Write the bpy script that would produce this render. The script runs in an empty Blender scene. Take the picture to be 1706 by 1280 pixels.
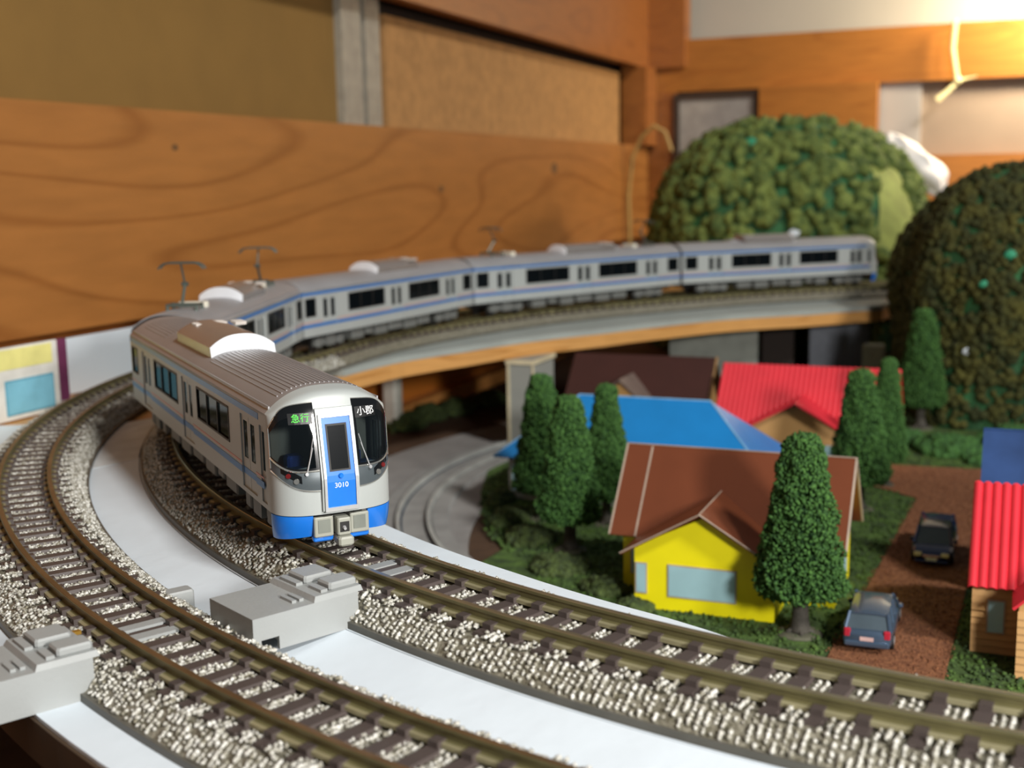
import bpy, math, random
import numpy as np
from mathutils import Matrix, Vector, noise
random.seed(7); np.random.seed(7)
S = 0.001                      # everything below is written in millimetres
sc = bpy.context.scene
COL = sc.collection
PI = math.pi

# ------------------------------------------------------------------ camera
CAM_H, PITCH, ROLL, FPX = 57.24, .1629, -.0187, 2032.0
ex, ey = Vector((.9231, .3846, 0)), Vector((-.3846, .9231, 0))     # heading of the lens over the layout
ez = Vector((0, 0, 1))
fw = ey*math.cos(PITCH) - ez*math.sin(PITCH)
up = ey*math.sin(PITCH) + ez*math.cos(PITCH)
rt = ex
c_, s_ = math.cos(ROLL), math.sin(ROLL)
r2 = rt*c_ + up*s_
u2 = up*c_ - rt*s_
cd = bpy.data.cameras.new('camera'); cam = bpy.data.objects.new('camera', cd); COL.objects.link(cam)
m = Matrix(((r2.x, u2.x, -fw.x, 0), (r2.y, u2.y, -fw.y, 0), (r2.z, u2.z, -fw.z, CAM_H*S), (0, 0, 0, 1)))
cam.matrix_world = m
cd.sensor_width = 36; cd.lens = 36*FPX/1706; cd.clip_start = .005; cd.clip_end = 20
cd.dof.use_dof = True; cd.dof.focus_distance = .195; cd.dof.aperture_fstop = 30
sc.camera = cam

# ------------------------------------------------------------------ light
w = bpy.data.worlds.new('world'); sc.world = w; w.use_nodes = True
w.node_tree.nodes['Background'].inputs[0].default_value = (.86, .93, 1.0, 1)
w.node_tree.nodes['Background'].inputs[1].default_value = .12
def area(name, loc, target, size, power, color):
    l = bpy.data.lights.new(name, 'AREA'); l.shape = 'DISK'; l.size = size*S; l.energy = power; l.color = color
    o = bpy.data.objects.new(name, l); COL.objects.link(o); o.location = Vector(loc)*S
    d = (Vector(target)-Vector(loc)); o.rotation_euler = d.to_track_quat('-Z', 'Y').to_euler()
    return o
area('room_lamp', (1150, -420, 1350), (-100, 400, 0), 230, 28, (1.0, .97, .92))
area('side_lamp', (250, -70, 135), (-120, 450, 0), 60, 2.1, (1.0, .97, .93))
area('desk_lamp', (45, 960, 215), (0, 1020, 120), 50, 1.3, (1.0, .86, .6))
sc.view_settings.view_transform = 'Standard'; sc.view_settings.look = 'None'
sc.view_settings.gamma = 1; sc.view_settings.exposure = 0.0
try: sc.view_settings.use_curve_mapping = False
except Exception: pass

# ------------------------------------------------------------------ helpers
def lin(h):
    h = h.lstrip('#'); r = [int(h[i:i+2], 16)/255 for i in (0, 2, 4)]
    return tuple((c/12.92 if c <= .04045 else ((c+.055)/1.055)**2.4) for c in r) + (1,)
MATS = {}
def mat(name, col, rough=.5, metal=0, var=.12, vs=8., bump=0, bs=2., col2=None, spec=.5, coat=0):
    if name in MATS: return MATS[name]
    m = bpy.data.materials.new(name); m.use_nodes = True; nt = m.node_tree; N = nt.nodes; L = nt.links
    b = N['Principled BSDF']; b.inputs['Roughness'].default_value = rough; b.inputs['Metallic'].default_value = metal
    b.inputs['Specular IOR Level'].default_value = spec; b.inputs['Coat Weight'].default_value = coat
    tc = N.new('ShaderNodeTexCoord'); mp = N.new('ShaderNodeMapping'); mp.inputs['Scale'].default_value = (1000,)*3
    L.new(tc.outputs['Object'], mp.inputs[0])
    no = N.new('ShaderNodeTexNoise'); no.inputs['Scale'].default_value = 1/vs; no.inputs['Detail'].default_value = 4
    L.new(mp.outputs[0], no.inputs['Vector'])
    cr = N.new('ShaderNodeValToRGB'); c = lin(col)
    a = lin(col2) if col2 else tuple(x*(1-var) for x in c[:3])+(1,)
    d = c if col2 else tuple(min(1, x*(1+var)) for x in c[:3])+(1,)
    cr.color_ramp.elements[0].position = .35; cr.color_ramp.elements[1].position = .65
    cr.color_ramp.elements[0].color = a; cr.color_ramp.elements[1].color = d
    L.new(no.outputs[0], cr.inputs[0]); L.new(cr.outputs[0], b.inputs['Base Color'])
    if bump:
        n2 = N.new('ShaderNodeTexNoise'); n2.inputs['Scale'].default_value = 1/bs; n2.inputs['Detail'].default_value = 5
        L.new(mp.outputs[0], n2.inputs['Vector'])
        bp = N.new('ShaderNodeBump'); bp.inputs['Strength'].default_value = bump; bp.inputs['Distance'].default_value = bs*.5*S
        L.new(n2.outputs[0], bp.inputs['Height']); L.new(bp.outputs[0], b.inputs['Normal'])
    MATS[name] = m; return m
def wood(name, col, dark, scale=(1, 1, 1), rings=9., rough=.4, warp=.5):
    """contour lines of a stretched noise: flat-sawn grain"""
    m = bpy.data.materials.new(name); m.use_nodes = True; nt = m.node_tree; N = nt.nodes; L = nt.links
    b = N['Principled BSDF']; b.inputs['Roughness'].default_value = rough
    tc = N.new('ShaderNodeTexCoord'); mp = N.new('ShaderNodeMapping'); mp.inputs['Scale'].default_value = tuple(1000*s for s in scale)
    L.new(tc.outputs['Object'], mp.inputs[0])
    n1 = N.new('ShaderNodeTexNoise'); n1.inputs['Scale'].default_value = 1; n1.inputs['Detail'].default_value = warp
    L.new(mp.outputs[0], n1.inputs['Vector'])
    mu = N.new('ShaderNodeMath'); mu.operation = 'MULTIPLY'; mu.inputs[1].default_value = rings; L.new(n1.outputs[0], mu.inputs[0])
    fr = N.new('ShaderNodeMath'); fr.operation = 'FRACT'; L.new(mu.outputs[0], fr.inputs[0])
    cr = N.new('ShaderNodeValToRGB'); e = cr.color_ramp.elements
    c, d = lin(col), lin(dark)
    e[0].position = 0; e[0].color = c; e[1].position = 1; e[1].color = c
    k = e.new(.76); k.color = tuple(c[i]*.93+d[i]*.07 for i in range(3))+(1,)
    k = e.new(.89); k.color = d
    k = e.new(.95); k.color = tuple((c[i]+d[i])/2 for i in range(3))+(1,)
    L.new(fr.outputs[0], cr.inputs[0])
    n2 = N.new('ShaderNodeTexNoise'); n2.inputs['Scale'].default_value = 9; n2.inputs['Detail'].default_value = 3; L.new(mp.outputs[0], n2.inputs['Vector'])
    mx = N.new('ShaderNodeMix'); mx.data_type = 'RGBA'; mx.blend_type = 'MULTIPLY'; mx.inputs[0].default_value = .35
    L.new(cr.outputs[0], mx.inputs[6]); L.new(n2.outputs[0], mx.inputs[7]); L.new(mx.outputs[2], b.inputs['Base Color'])
    return m
def glass(name, tint='#9fb0b4', fac=.45, rough=.06):
    m = bpy.data.materials.new(name); m.use_nodes = True; nt = m.node_tree; N = nt.nodes; L = nt.links
    b = N['Principled BSDF']; b.inputs['Base Color'].default_value = lin('#1a2024'); b.inputs['Roughness'].default_value = rough
    t = N.new('ShaderNodeBsdfTransparent'); t.inputs[0].default_value = lin(tint)
    mx = N.new('ShaderNodeMixShader'); mx.inputs[0].default_value = fac
    L.new(t.outputs[0], mx.inputs[1]); L.new(b.outputs[0], mx.inputs[2]); L.new(mx.outputs[0], N['Material Output'].inputs[0])
    return m

class MB:
    def __init__(s): s.v = []; s.f = []
    def add(s, vs, fs):
        o = len(s.v); s.v += [tuple(p) for p in vs]; s.f += [tuple(i+o for i in f) for f in fs]; return s
    def box(s, x0, x1, y0, y1, z0, z1):
        return s.add([(x0,y0,z0),(x1,y0,z0),(x1,y1,z0),(x0,y1,z0),(x0,y0,z1),(x1,y0,z1),(x1,y1,z1),(x0,y1,z1)],
              [(3,2,1,0),(4,5,6,7),(0,1,5,4),(1,2,6,5),(2,3,7,6),(3,0,4,7)])
    def hexa(s, b, t):      # bottom 4 points, top 4 points
        return s.add(list(b)+list(t), [(3,2,1,0),(4,5,6,7),(0,1,5,4),(1,2,6,5),(2,3,7,6),(3,0,4,7)])
    def rbox(s, x0, x1, y0, y1, z0, z1, r=.3):
        # chamfered box
        def ring(ix, z):
            a, b, c, d = x0+ix, x1-ix, y0+ix, y1-ix; k = r
            return [(a+k,c,z),(b-k,c,z),(b,c+k,z),(b,d-k,z),(b-k,d,z),(a+k,d,z),(a,d-k,z),(a,c+k,z)]
        R = [ring(r*.7, z0), ring(0, z0+r), ring(0, z1-r), ring(r*.7, z1)]
        vs = sum(R, []); fs = [tuple(range(7,-1,-1)), tuple(range(24,32))]
        for k in range(3):
            for i in range(8): j = (i+1) % 8; fs.append((k*8+i, k*8+j, k*8+8+j, k*8+8+i))
        return s.add(vs, fs)
    def cyl(s, p0, p1, r0, r1=None, n=12, caps=True):
        r1 = r0 if r1 is None else r1
        p0, p1 = Vector(p0), Vector(p1); d = (p1-p0).normalized()
        a = d.orthogonal().normalized(); b = d.cross(a)
        vs = [p0+(a*math.cos(2*PI*i/n)+b*math.sin(2*PI*i/n))*r0 for i in range(n)] + [p1+(a*math.cos(2*PI*i/n)+b*math.sin(2*PI*i/n))*r1 for i in range(n)]
        fs = [(i, (i+1)%n, n+(i+1)%n, n+i) for i in range(n)]
        if caps: fs += [tuple(range(n-1,-1,-1)), tuple(range(n, 2*n))]
        return s.add(vs, fs)
    def tube(s, pts, r, n=8):
        pts = [Vector(p) for p in pts]; rings = []
        for i, p in enumerate(pts):
            d = (pts[min(i+1, len(pts)-1)]-pts[max(i-1, 0)]).normalized(); a = d.cross(Vector((.13,.2,.97))).normalized(); b = d.cross(a)
            rr = r[i] if isinstance(r, (list, tuple)) else r
            rings.append([p+(a*math.cos(2*PI*k/n)+b*math.sin(2*PI*k/n))*rr for k in range(n)])
        vs = sum(rings, []); fs = []
        for i in range(len(pts)-1):
            for k in range(n): j = (k+1) % n; fs.append((i*n+k, i*n+j, i*n+n+j, i*n+n+k))
        fs += [tuple(range(n-1,-1,-1)), tuple(range((len(pts)-1)*n, len(pts)*n))]
        return s.add(vs, fs)
    def grid(s, fn, nu, nv):
        vs = [fn(i/nu, j/nv) for j in range(nv+1) for i in range(nu+1)]
        fs = [(j*(nu+1)+i, j*(nu+1)+i+1, (j+1)*(nu+1)+i+1, (j+1)*(nu+1)+i) for j in range(nv) for i in range(nu)]
        return s.add(vs, fs)
    def slab(s, poly, t, n=None):
        """planar polygon thickened downwards along its normal by t"""
        P = [Vector(p) for p in poly]; nn = Vector((0,0,0))
        for i in range(len(P)): nn += P[i].cross(P[(i+1)%len(P)])
        nn.normalize(); k = len(P); Q = [p-nn*t for p in P]
        fs = [tuple(range(k)), tuple(range(2*k-1, k-1, -1))]
        for i in range(k): j = (i+1) % k; fs.append((i, k+i, k+j, j))
        return s.add(P+Q, fs)
    def sheet(s, fn, nu, nv, t):
        """open surface with thickness along -z-ish normal given by t vector"""
        t = Vector(t)
        top = [Vector(fn(i/nu, j/nv)) for j in range(nv+1) for i in range(nu+1)]
        k = len(top); W = nu+1
        fs = [(j*W+i, j*W+i+1, (j+1)*W+i+1, (j+1)*W+i) for j in range(nv) for i in range(nu)]
        fs2 = [tuple(k+q for q in reversed(f)) for f in fs]
        rim = []
        for i in range(nu): rim += [(i+1, i, k+i, k+i+1), (nv*W+i, nv*W+i+1, k+nv*W+i+1, k+nv*W+i)]
        for j in range(nv): rim += [(j*W, (j+1)*W, k+(j+1)*W, k+j*W), ((j+1)*W+nu, j*W+nu, k+j*W+nu, k+(j+1)*W+nu)]
        return s.add(top+[p+t for p in top], fs+fs2+rim)
    def mesh(s, name, mt=None, smooth=False):
        me = bpy.data.meshes.new(name); a = np.array(s.v, float)*S
        me.from_pydata(a.tolist(), [], s.f)
        if mt: me.materials.append(mt)
        if smooth:
            me.polygons.foreach_set('use_smooth', [True]*len(me.polygons))
            try: me.set_sharp_from_angle(angle=math.radians(38))
            except Exception: pass
        me.update(); return me
    def build(s, name, mt, parent=None, loc=(0,0,0), rz=0, smooth=False, label=None):
        return put(s.mesh(name, mt, smooth), name, parent, loc, rz, label)
def put(me, name, parent=None, loc=(0,0,0), rz=0, label=None):
    o = bpy.data.objects.new(name, me); COL.objects.link(o)
    o.location = Vector(loc)*S; o.rotation_euler = (0, 0, rz)
    if parent: o.parent = parent
    if label: o['label'] = label
    return o
def thing(name, label, cat, loc=(0,0,0), rz=0, group=None):
    o = bpy.data.objects.new(name, None); COL.objects.link(o); o.empty_display_size = .005
    o.location = Vector(loc)*S; o.rotation_euler = (0, 0, rz); return tag(o, label, cat, group)
def tag(o, label, cat, group=None, kind=None):
    o['label'] = label; o['category'] = cat
    if group: o['group'] = group
    if kind: o['kind'] = kind
    return o
def struct(o, label=None, cat=None):
    o['kind'] = 'structure'
    if label: o['label'] = label
    if cat: o['category'] = cat
    return o
def stuff(o): o['kind'] = 'stuff'; return o
KIDS = {}
def copy_tree(o, parent=None):
    c = o.copy(); COL.objects.link(c)
    if parent: c.parent = parent
    for ch in [x for x in COL.objects if x.parent is o]: copy_tree(ch, c)
    return c
def text_mesh(body, size, mt, name, parent, matrix, bold=False):
    cu = bpy.data.curves.new('t', 'FONT'); cu.body = body; cu.size = size*S; cu.align_x = 'CENTER'; cu.align_y = 'CENTER'; cu.extrude = .02*S
    to = bpy.data.objects.new('t', cu); COL.objects.link(to)
    dg = bpy.context.evaluated_depsgraph_get(); me = bpy.data.meshes.new_from_object(to.evaluated_get(dg))
    bpy.data.objects.remove(to); bpy.data.curves.remove(cu)
    me.materials.clear(); me.materials.append(mt)
    o = bpy.data.objects.new(name, me); COL.objects.link(o); o.parent = parent; o.matrix_local = matrix
    return o

# octahedra / blob scatter (numpy) ------------------------------------------------
OCT_V = np.array([(1,0,0),(0,1,0),(-1,0,0),(0,-1,0),(0,0,1),(0,0,-1)], float)
OCT_F = np.array([(0,1,4),(1,2,4),(2,3,4),(3,0,4),(1,0,5),(2,1,5),(3,2,5),(0,3,5)])
def randrot(n):
    q = np.random.normal(size=(n,4)); q /= np.linalg.norm(q, axis=1)[:,None]; a,b,c,d = q.T
    return np.stack([np.stack([1-2*(c*c+d*d),2*(b*c-a*d),2*(b*d+a*c)],-1),np.stack([2*(b*c+a*d),1-2*(b*b+d*d),2*(c*d-a*b)],-1),np.stack([2*(b*d-a*c),2*(c*d+a*b),1-2*(b*b+c*c)],-1)],1)
def scatter_mesh(name, P, size, mt, V=OCT_V, F=OCT_F, squash=(1,1,1), smooth=False):
    P = np.asarray(P, float); n = len(P); R = randrot(n)
    sz = np.asarray(size, float).reshape(-1,1,1)*np.ones((n,1,1))
    vv = (V*np.array(squash))[None]*sz*(1+.25*np.random.uniform(-1,1,(n,len(V),1)))
    vv = np.einsum('nij,nkj->nki', R, vv) + P[:,None,:]
    ff = (F[None]+(np.arange(n)*len(V))[:,None,None]).reshape(-1, F.shape[1])
    me = bpy.data.meshes.new(name); v = vv.reshape(-1,3)*S; k = F.shape[1]
    me.vertices.add(len(v)); me.vertices.foreach_set('co', v.ravel())
    me.loops.add(ff.size); me.loops.foreach_set('vertex_index', ff.ravel())
    me.polygons.add(len(ff)); me.polygons.foreach_set('loop_start', np.arange(len(ff))*k)
    try: me.polygons.foreach_set('loop_total', np.full(len(ff), k))
    except Exception: pass
    if smooth: me.polygons.foreach_set('use_smooth', np.ones(len(ff), bool))
    me.materials.append(mt); me.update(); me.validate(); return me
def icosphere(sub):
    import bmesh
    bm = bmesh.new(); bmesh.ops.create_icosphere(bm, subdivisions=sub, radius=1)
    v = np.array([x.co[:] for x in bm.verts]); f = np.array([[x.index for x in q.verts] for q in bm.faces]); bm.free(); return v, f
ICO2 = icosphere(2); ICO1 = icosphere(1)

# ------------------------------------------------------------------ materials
silver = mat('painted_silver', '#a9aeac', .42, .1, .04, 20)
silver_roof = mat('roof_silver', '#a2a1a3', .38, .3, .05, 20)
ac_brown = mat('roof_unit_grey', '#a8a29e', .27, .55, .05)
ac_face_lit = mat('roof_unit_face_lit', '#dadde2', .35, .1, .03)  # paler than the rest of the unit: light on its front put into the colour
blue = mat('train_blue', '#1a74d8', .28, 0, .04, coat=.3)
stripeblue = mat('stripe_blue', '#2f6fb4', .35, .1, .05)
stripered = mat('stripe_red', '#c98a80', .4, .1, .05)
black = mat('window_black', '#101214', .12, 0, .02)
dark = mat('underframe_dark', '#1c1b1a', .55, 0, .2)
undergrey = mat('underfloor_grey', '#6a6c69', .5, 0, .08)
lightgrey = mat('coupler_grey', '#9c9d92', .45, 0, .05)
bandgrey = mat('band_grey', '#50585c', .35, .2, .05)
chrome = mat('chrome', '#e6e4dc', .15, .9, .02)
doorframe = mat('door_frame_silver', '#cfd0d2', .25, .5, .03)
seatblue = mat('seat_blue', '#2a50a8', .7)
interior = mat('interior_cream', '#b9b4a4', .7)
whitem = mat('lettering_white', '#f2f4f2', .5)
greenl = mat('lettering_green', '#48e83a', .5)
redlamp = mat('tail_lamp_red', '#6a1a1c', .2)
wglass = glass('train_window_glass', '#8a9a9c', .38)
cabglass = glass('cab_glass', '#a8b2b6', .3, .04)
pantom = mat('pantograph_grey', '#5c655f', .4, .5, .1)
cream = mat('insulator_cream', '#d9d5c4', .5)
gangway = mat('gangway_dark', '#3b3a3a', .7)
railm = mat('rail_side', '#6f6a48', .45, .3, .15, 6)
railtop = mat('rail_head_worn', '#a09a80', .28, .8, .15, 10)
railrust = mat('rail_head_rusty', '#735a3e', .4, .5, .2, 10)
footm = mat('rail_foot_olive', '#9a9474', .4, .3, .1, 6)
sleeperm = mat('sleeper_brown', '#4a413e', .5, 0, .12)
ballastm = mat('ballast_base', '#8f8b7c', .45, 0, .5, .9, .8, .8, col2='#5e5a4a')
stonem = mat('ballast_stone', '#dad9d2', .25, 0, .4, .9, col2='#7d7866')
bededge = mat('roadbed_edge', '#5a5850', .5)
paper = mat('white_paper', '#d8e2ea', .75, 0, .025, 60, .05, 30)
greycard = mat('grey_card', '#9aa09b', .7, 0, .06, 20)
plywood = wood('platform_wood', '#dfa662', '#c58a48', (.01, .01, .2), 5)
boxgrey = mat('feeder_grey', '#9b9e9d', .5, 0, .03, bump=.15, bs=.5)
pierm = mat('pier_grey', '#8f918b', .6, 0, .05)
pieredge = mat('pier_edge', '#cfc3a2', .6)
grass = mat('grass_flock', '#4f6c2c', .9, 0, .3, 6, 1, 1.2, col2='#2f4220')
soil = mat('dirt_road', '#8e5d3c', .9, 0, .3, 1.2, .8, .8, col2='#6a3f26')
asphalt = mat('grey_roadbed', '#8c8a88', .7, 0, .12, 14, .3, 1)
yellow = mat('yellow_wall', '#f1e410', .45, 0, .03)
tan = mat('tan_wall', '#c69a62', .6, 0, .05)
brownroof = mat('brown_roof', '#6e3c26', .28, 0, .06, 15)
dkroof = mat('dark_brown_roof', '#3c1f1a', .5, 0, .06)
redroof = mat('red_roof', '#d83440', .34, 0, .05)
blueroof = mat('blue_roof', '#1c7cc0', .3, 0, .04)
navyroof = mat('navy_roof', '#2a4370', .35, 0, .25, 14)
pane = mat('pale_blue_pane', '#9fc4cc', .3, 0, .05)
cardedge = mat('card_edge', '#ad9c8c', .6)
bark = mat('trunk_grey_brown', '#45413a', .8, 0, .2, 2, .5, 1)
discm = mat('tree_base_disc', '#5c5c4c', .7, 0, .15)
leaf = mat('conifer_leaf', '#4a7630', .8, 0, .4, 1.0, col2='#1f4419')
leaf2 = mat('hedge_leaf', '#4a5a28', .85, 0, .4, 2, col2='#29361a')
clump1 = mat('hill_foliage', '#76843f', .9, 0, .4, 7, .6, 1.2, col2='#3f5224')
clump2 = mat('hill_foliage_dark', '#4c4a18', .95, 0, .4, 9, .9, 1.0, col2='#2a3010')
terrain = mat('hill_plaster_green', '#2f6a3c', .8, 0, .3, 12, .3, 4, col2='#24482a')
lime = mat('hill_lime_patch', '#939c50', .8, 0, .15, 8)
lime2 = mat('hill_teal_patch', '#2f8f6a', .7, 0, .15, 8)
board = wood('orange_board', '#b0743a', '#9c622d', (.02, .0036, .022), 7, .42, .3)
beamw = wood('beam_wood', '#a5652f', '#965a2a', (.02, .006, .03), 8, .35)
beamx = wood('beam_wood_cross', '#b0702f', '#a26428', (.006, .02, .05), 8, .35)
kraft = mat('kraft_panel', '#80602c', .8, 0, .05, 30)
chip = mat('chipboard_panel', '#a87c4a', .8, 0, .12, 6, .1, 3)
strip = mat('grey_strip', '#a09a8c', .5, .2)
gap_shade = mat('painted_gap_shade', '#1f120a', .8)  # near-black colour painted for the shade in gaps and openings
plaster = mat('plaster_wall', '#aaa398', .85, 0, .04, 80)
taupe = mat('taupe_panel', '#8d7b6c', .8, 0, .05, 40)
palestrip = mat('pale_panel', '#aaa4a0', .7, 0, .04, 40)
ropem = mat('cord_cream', '#e2d6a4', .8, 0, .2, 1)
cablem = mat('cable_beige', '#a8894e', .6)
bagm = mat('white_bag', '#efe9e6', .45, 0, .04)

# ------------------------------------------------------------------ room shell
WL = -295.
def slabx(name, mt, x0, x1, y0, y1, z0, z1, par=None):
    cx, cy = (x0+x1)/2, (y0+y1)/2
    return MB().box(x0-cx, x1-cx, y0-cy, y1-cy, 0, z1-z0).build(name, mt, par, (cx, cy, z0))
struct(slabx('floor', mat('floor_boards', '#6a4a30', .6), -320, 1500, -1500, 1060, -780, -760))
wl = struct(slabx('wall_left', beamw, -318, -303, -700, 1040, -760, 10))
wlu = struct(slabx('wall_left', kraft, -318, -308, -700, 545, 10, 420))
slabx('backing_panel', gap_shade, -318, -313, 545, 1040, 10, 420).parent = None  # near-black sheet stands in for the shade in the gaps around the panels
o = COL.objects['backing_panel'] if 'backing_panel' in COL.objects else None
struct(o)
o.name = 'wall_left'
t1 = struct(slabx('trim_1', board, -303, WL, -700, 1017, 11, 86.5))
for (u, z, a, b) in ((383, 73, 1.9, 1.3), (790, 67, 5.5, 3.8), (612, 55, 3, 1.7)):
    k = MB().cyl((0,0,0), (.12,0,0), 1, n=16); k.v = [(x, y*a, zz*b) for x, y, zz in k.v]
    k.build('knot', mat('knot_dark', '#6a4a2a', .6), t1, (4.0, u-(-700+1017)/2, z-11))
struct(slabx('trim_2', strip, -308, -304, 526, 545, 80, 420))
struct(slabx('trim_3', strip, -308, -305.5, 552, 567, 80, 420))
struct(slabx('trim_4', chip, -312, -306, 573, 972, 80, 144))
struct(slabx('trim_5', beamw, -303, WL+2, -700, 1017, 150, 230))
struct(slabx('trim_6', beamw, -308, -287, 985, 1017, 86.5, 150))
struct(slabx('trim_7', beamw, -310, -262, 1012, 1030, 150, 420))
struct(slabx('wall_back', plaster, -320, 1500, 1045, 1060, -760, 420))
struct(slabx('trim_8', beamx, -303, 500, 1018, 1034, 130, 172))
struct(slabx('trim_9', beamw, -303, -270, 1018, 1034, -60, 130))
o = struct(slabx('trim_10', beamx, -199, -107, 1004, 1018, 30, 130))
struct(slabx('trim_11', palestrip, -107, -76, 1022, 1034, 0, 130))
struct(slabx('trim_12', taupe, -76, 500, 1026, 1034, 73, 130))
struct(slabx('trim_13', beamx, -76, 500, 1014, 1034, -60, 73))
# dark framed panel behind the hill
f = thing('picture_frame', 'dark framed grey panel behind the far hill under the orange beam', 'frame', (-236, 1016, 66))
MB().box(-36, -31, -3, 0, 0, 62).box(31, 36, -3, 0, 0, 62).box(-31, 31, -3, 0, 57, 62).box(-31, 31, -3, 0, 0, 5).build('frame', mat('dark_frame', '#3a2c22', .5), f)
MB().box(-31, 31, -1.5, -.5, 5, 57).build('panel', mat('frosted_panel', '#98948e', .5), f)

# ------------------------------------------------------------------ table / layout base
base = struct(MB().box(-300, 420, 60, 1010, -8, 0).build('trim_14', mat('base_board', '#4a3524', .8, 0, .2), None, (0, 0, -51)))  # dark brown stands in for the shade under the platform

# ------------------------------------------------------------------ track path
CC = np.array([29.6, 401.6]); RI = 268.
def catmull(P, step):
    P = [np.array(p, float) for p in P]; out = []
    for i in range(1, len(P)-2):
        p0, p1, p2, p3 = P[i-1:i+3]; n = max(2, int(np.linalg.norm(p2-p1)/step))
        for k in range(n):
            t = k/n; out.append(.5*((2*p1)+(-p0+p2)*t+(2*p0-5*p1+4*p2-p3)*t*t+(-p0+3*p1-3*p2+p3)*t**3))
    out.append(P[-2]); return out
arc = [CC+RI*np.array([math.cos(math.radians(a)), math.sin(math.radians(a))]) for a in np.arange(279, 190, -2)]
FAR = [(-229.5, 351.5), (-232, 413), (-221, 474), (-197, 535), (-160, 592), (-120, 642), (-70, 682), (-10, 712), (60, 722), (110, 722)]
PATH = catmull(arc+[np.array(p) for p in FAR], 2.0)
# resample evenly
def resample(P, step):
    P = np.array(P); d = np.r_[0, np.cumsum(np.linalg.norm(np.diff(P, axis=0), axis=1))]
    t = np.arange(0, d[-1], step); return np.c_[np.interp(t, d, P[:,0]), np.interp(t, d, P[:,1])]
PATH = resample(PATH, 1.0)
def normals(P):
    T = np.gradient(P, axis=0); T /= np.linalg.norm(T, axis=1)[:,None]; return T, np.c_[-T[:,1], T[:,0]]   # left of travel
for _ in range(3):
    PATH[5:-5] = (np.array([PATH[i-5:i+6].mean(0) for i in range(5, len(PATH)-5)]))
T_, N_ = normals(PATH)
# travel is clockwise: left = outside
OUTER = resample(PATH+N_*37., 1.0)
def loft(P, prof, step=3, closed=True):
    """prof: list of (offset to the outside, z)"""
    T, N = normals(P); idx = list(range(0, len(P), step)); mb = MB(); vs = []; k = len(prof)
    for i in idx:
        for o, z in prof: vs.append((P[i,0]+N[i,0]*o, P[i,1]+N[i,1]*o, z))
    fs = []
    for a in range(len(idx)-1):
        for b in range(k if closed else k-1): c = (b+1) % k; fs.append((a*k+b, a*k+c, (a+1)*k+c, (a+1)*k+b))
    if closed: fs += [tuple(range(k-1,-1,-1)), tuple(range((len(idx)-1)*k, len(idx)*k))]
    return mb.add(vs, fs)
def make_track(P, z, label, headmat):
    t = thing('railway_track', label, 'track', (P[150,0], P[150,1], z-6))
    ox, oy, oz = P[150,0], P[150,1], z-6
    Q = P-np.array([ox, oy]); zz = lambda v: v+6
    loft(Q, [(-12.5, .0), (-12.5, .9), (-12.1, 1.1), (-9.3, zz(-2.6)), (9.3, zz(-2.6)), (12.1, 1.1), (12.5, .9), (12.5, .0)]).build('roadbed', ballastm, t)
    for s in (-12.55, 12.55):
        loft(Q, [(s-.25, 0), (s-.25, 1.0), (s+.25, 1.0), (s+.25, 0)]).build('roadbed_edge', bededge, t)
    for s in (-5., 5.):
        r = loft(Q, [(s-.9, zz(-2.05)), (s-.9, zz(-1.5)), (s-.22, zz(-1.35)), (s-.22, zz(-.6)), (s-.48, zz(-.5)), (s-.48, zz(-.08)), (s+.48, zz(-.08)), (s+.48, zz(-.5)), (s+.22, zz(-.6)), (s+.22, zz(-1.35)), (s+.9, zz(-1.5)), (s+.9, zz(-2.05))], 3).build('rail', railm, t)
        loft(Q, [(s-1.3, zz(-2.1)), (s-1.25, zz(-1.62)), (s-.85, zz(-1.48)), (s+.85, zz(-1.48)), (s+1.25, zz(-1.62)), (s+1.3, zz(-2.1))], 3).build('rail_foot', footm, r)
        loft(Q, [(s-.42, zz(-.1)), (s-.36, zz(0)), (s+.36, zz(0)), (s+.42, zz(-.1))], 3).build('rail_head', headmat, r, label='worn shiny running surface')
    T, N = normals(Q)
    sm = MB().hexa([(-8.6,-1.2,-3.1),(8.6,-1.2,-3.1),(8.6,1.2,-3.1),(-8.6,1.2,-3.1)], [(-8.4,-1.0,-2.05),(8.4,-1.0,-2.05),(8.4,1.0,-2.05),(-8.4,1.0,-2.05)])
    for s in (-5, 5):
        for d in (-1, 1): sm.box(s+d*1.1-.75, s+d*1.1+.75, -.75, .75, -2.1, -1.25)
    me = sm.mesh('sleeper', sleeperm)
    for i in range(4, len(Q)-3, 1):
        pass
    k = 3.0
    while k < len(Q)-3:
        i = int(k); p = Q[i]; a = math.atan2(N[i,1], N[i,0])
        put(me, 'sleeper', t, (p[0], p[1], 6), a); k += 5.15
    # loose ballast grains in the near stretch
    pts = []; szs = []
    n = 46000
    ii = np.random.uniform(0, 1, n)**1.0*min(430, len(Q)-5); i0 = ii.astype(int)
    off = np.random.uniform(-12.2, 12.2, n)
    zt = np.where(abs(off) < 9.3, 3.45, 3.45-(abs(off)-9.3)*.8)
    ph = (ii-3.0) % 5.15
    onsl = ((ph < 1.3) | (ph > 3.85)) & (abs(off) < 8.8)
    keep = ~onsl & (np.abs(np.abs(off)-5) > 1.5)
    # small heaps beyond the sleeper ends
    zt = zt+np.where((abs(off) > 6.3) & (abs(off) < 9.4) & (ph > 1.5) & (ph < 3.7), .45, 0)
    X = Q[i0]+N[i0]*off[:,None]
    P3 = np.c_[X, zt+np.random.uniform(-.1, .25, n)][keep]
    me = scatter_mesh('ballast_stones', P3, np.random.uniform(.2, .46, len(P3)), stonem)
    stuff(put(me, 'ballast_stones', t))
    return t
tr_in = make_track(PATH, 0, 'inner track with the silver and blue train standing on it', railtop)
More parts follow.
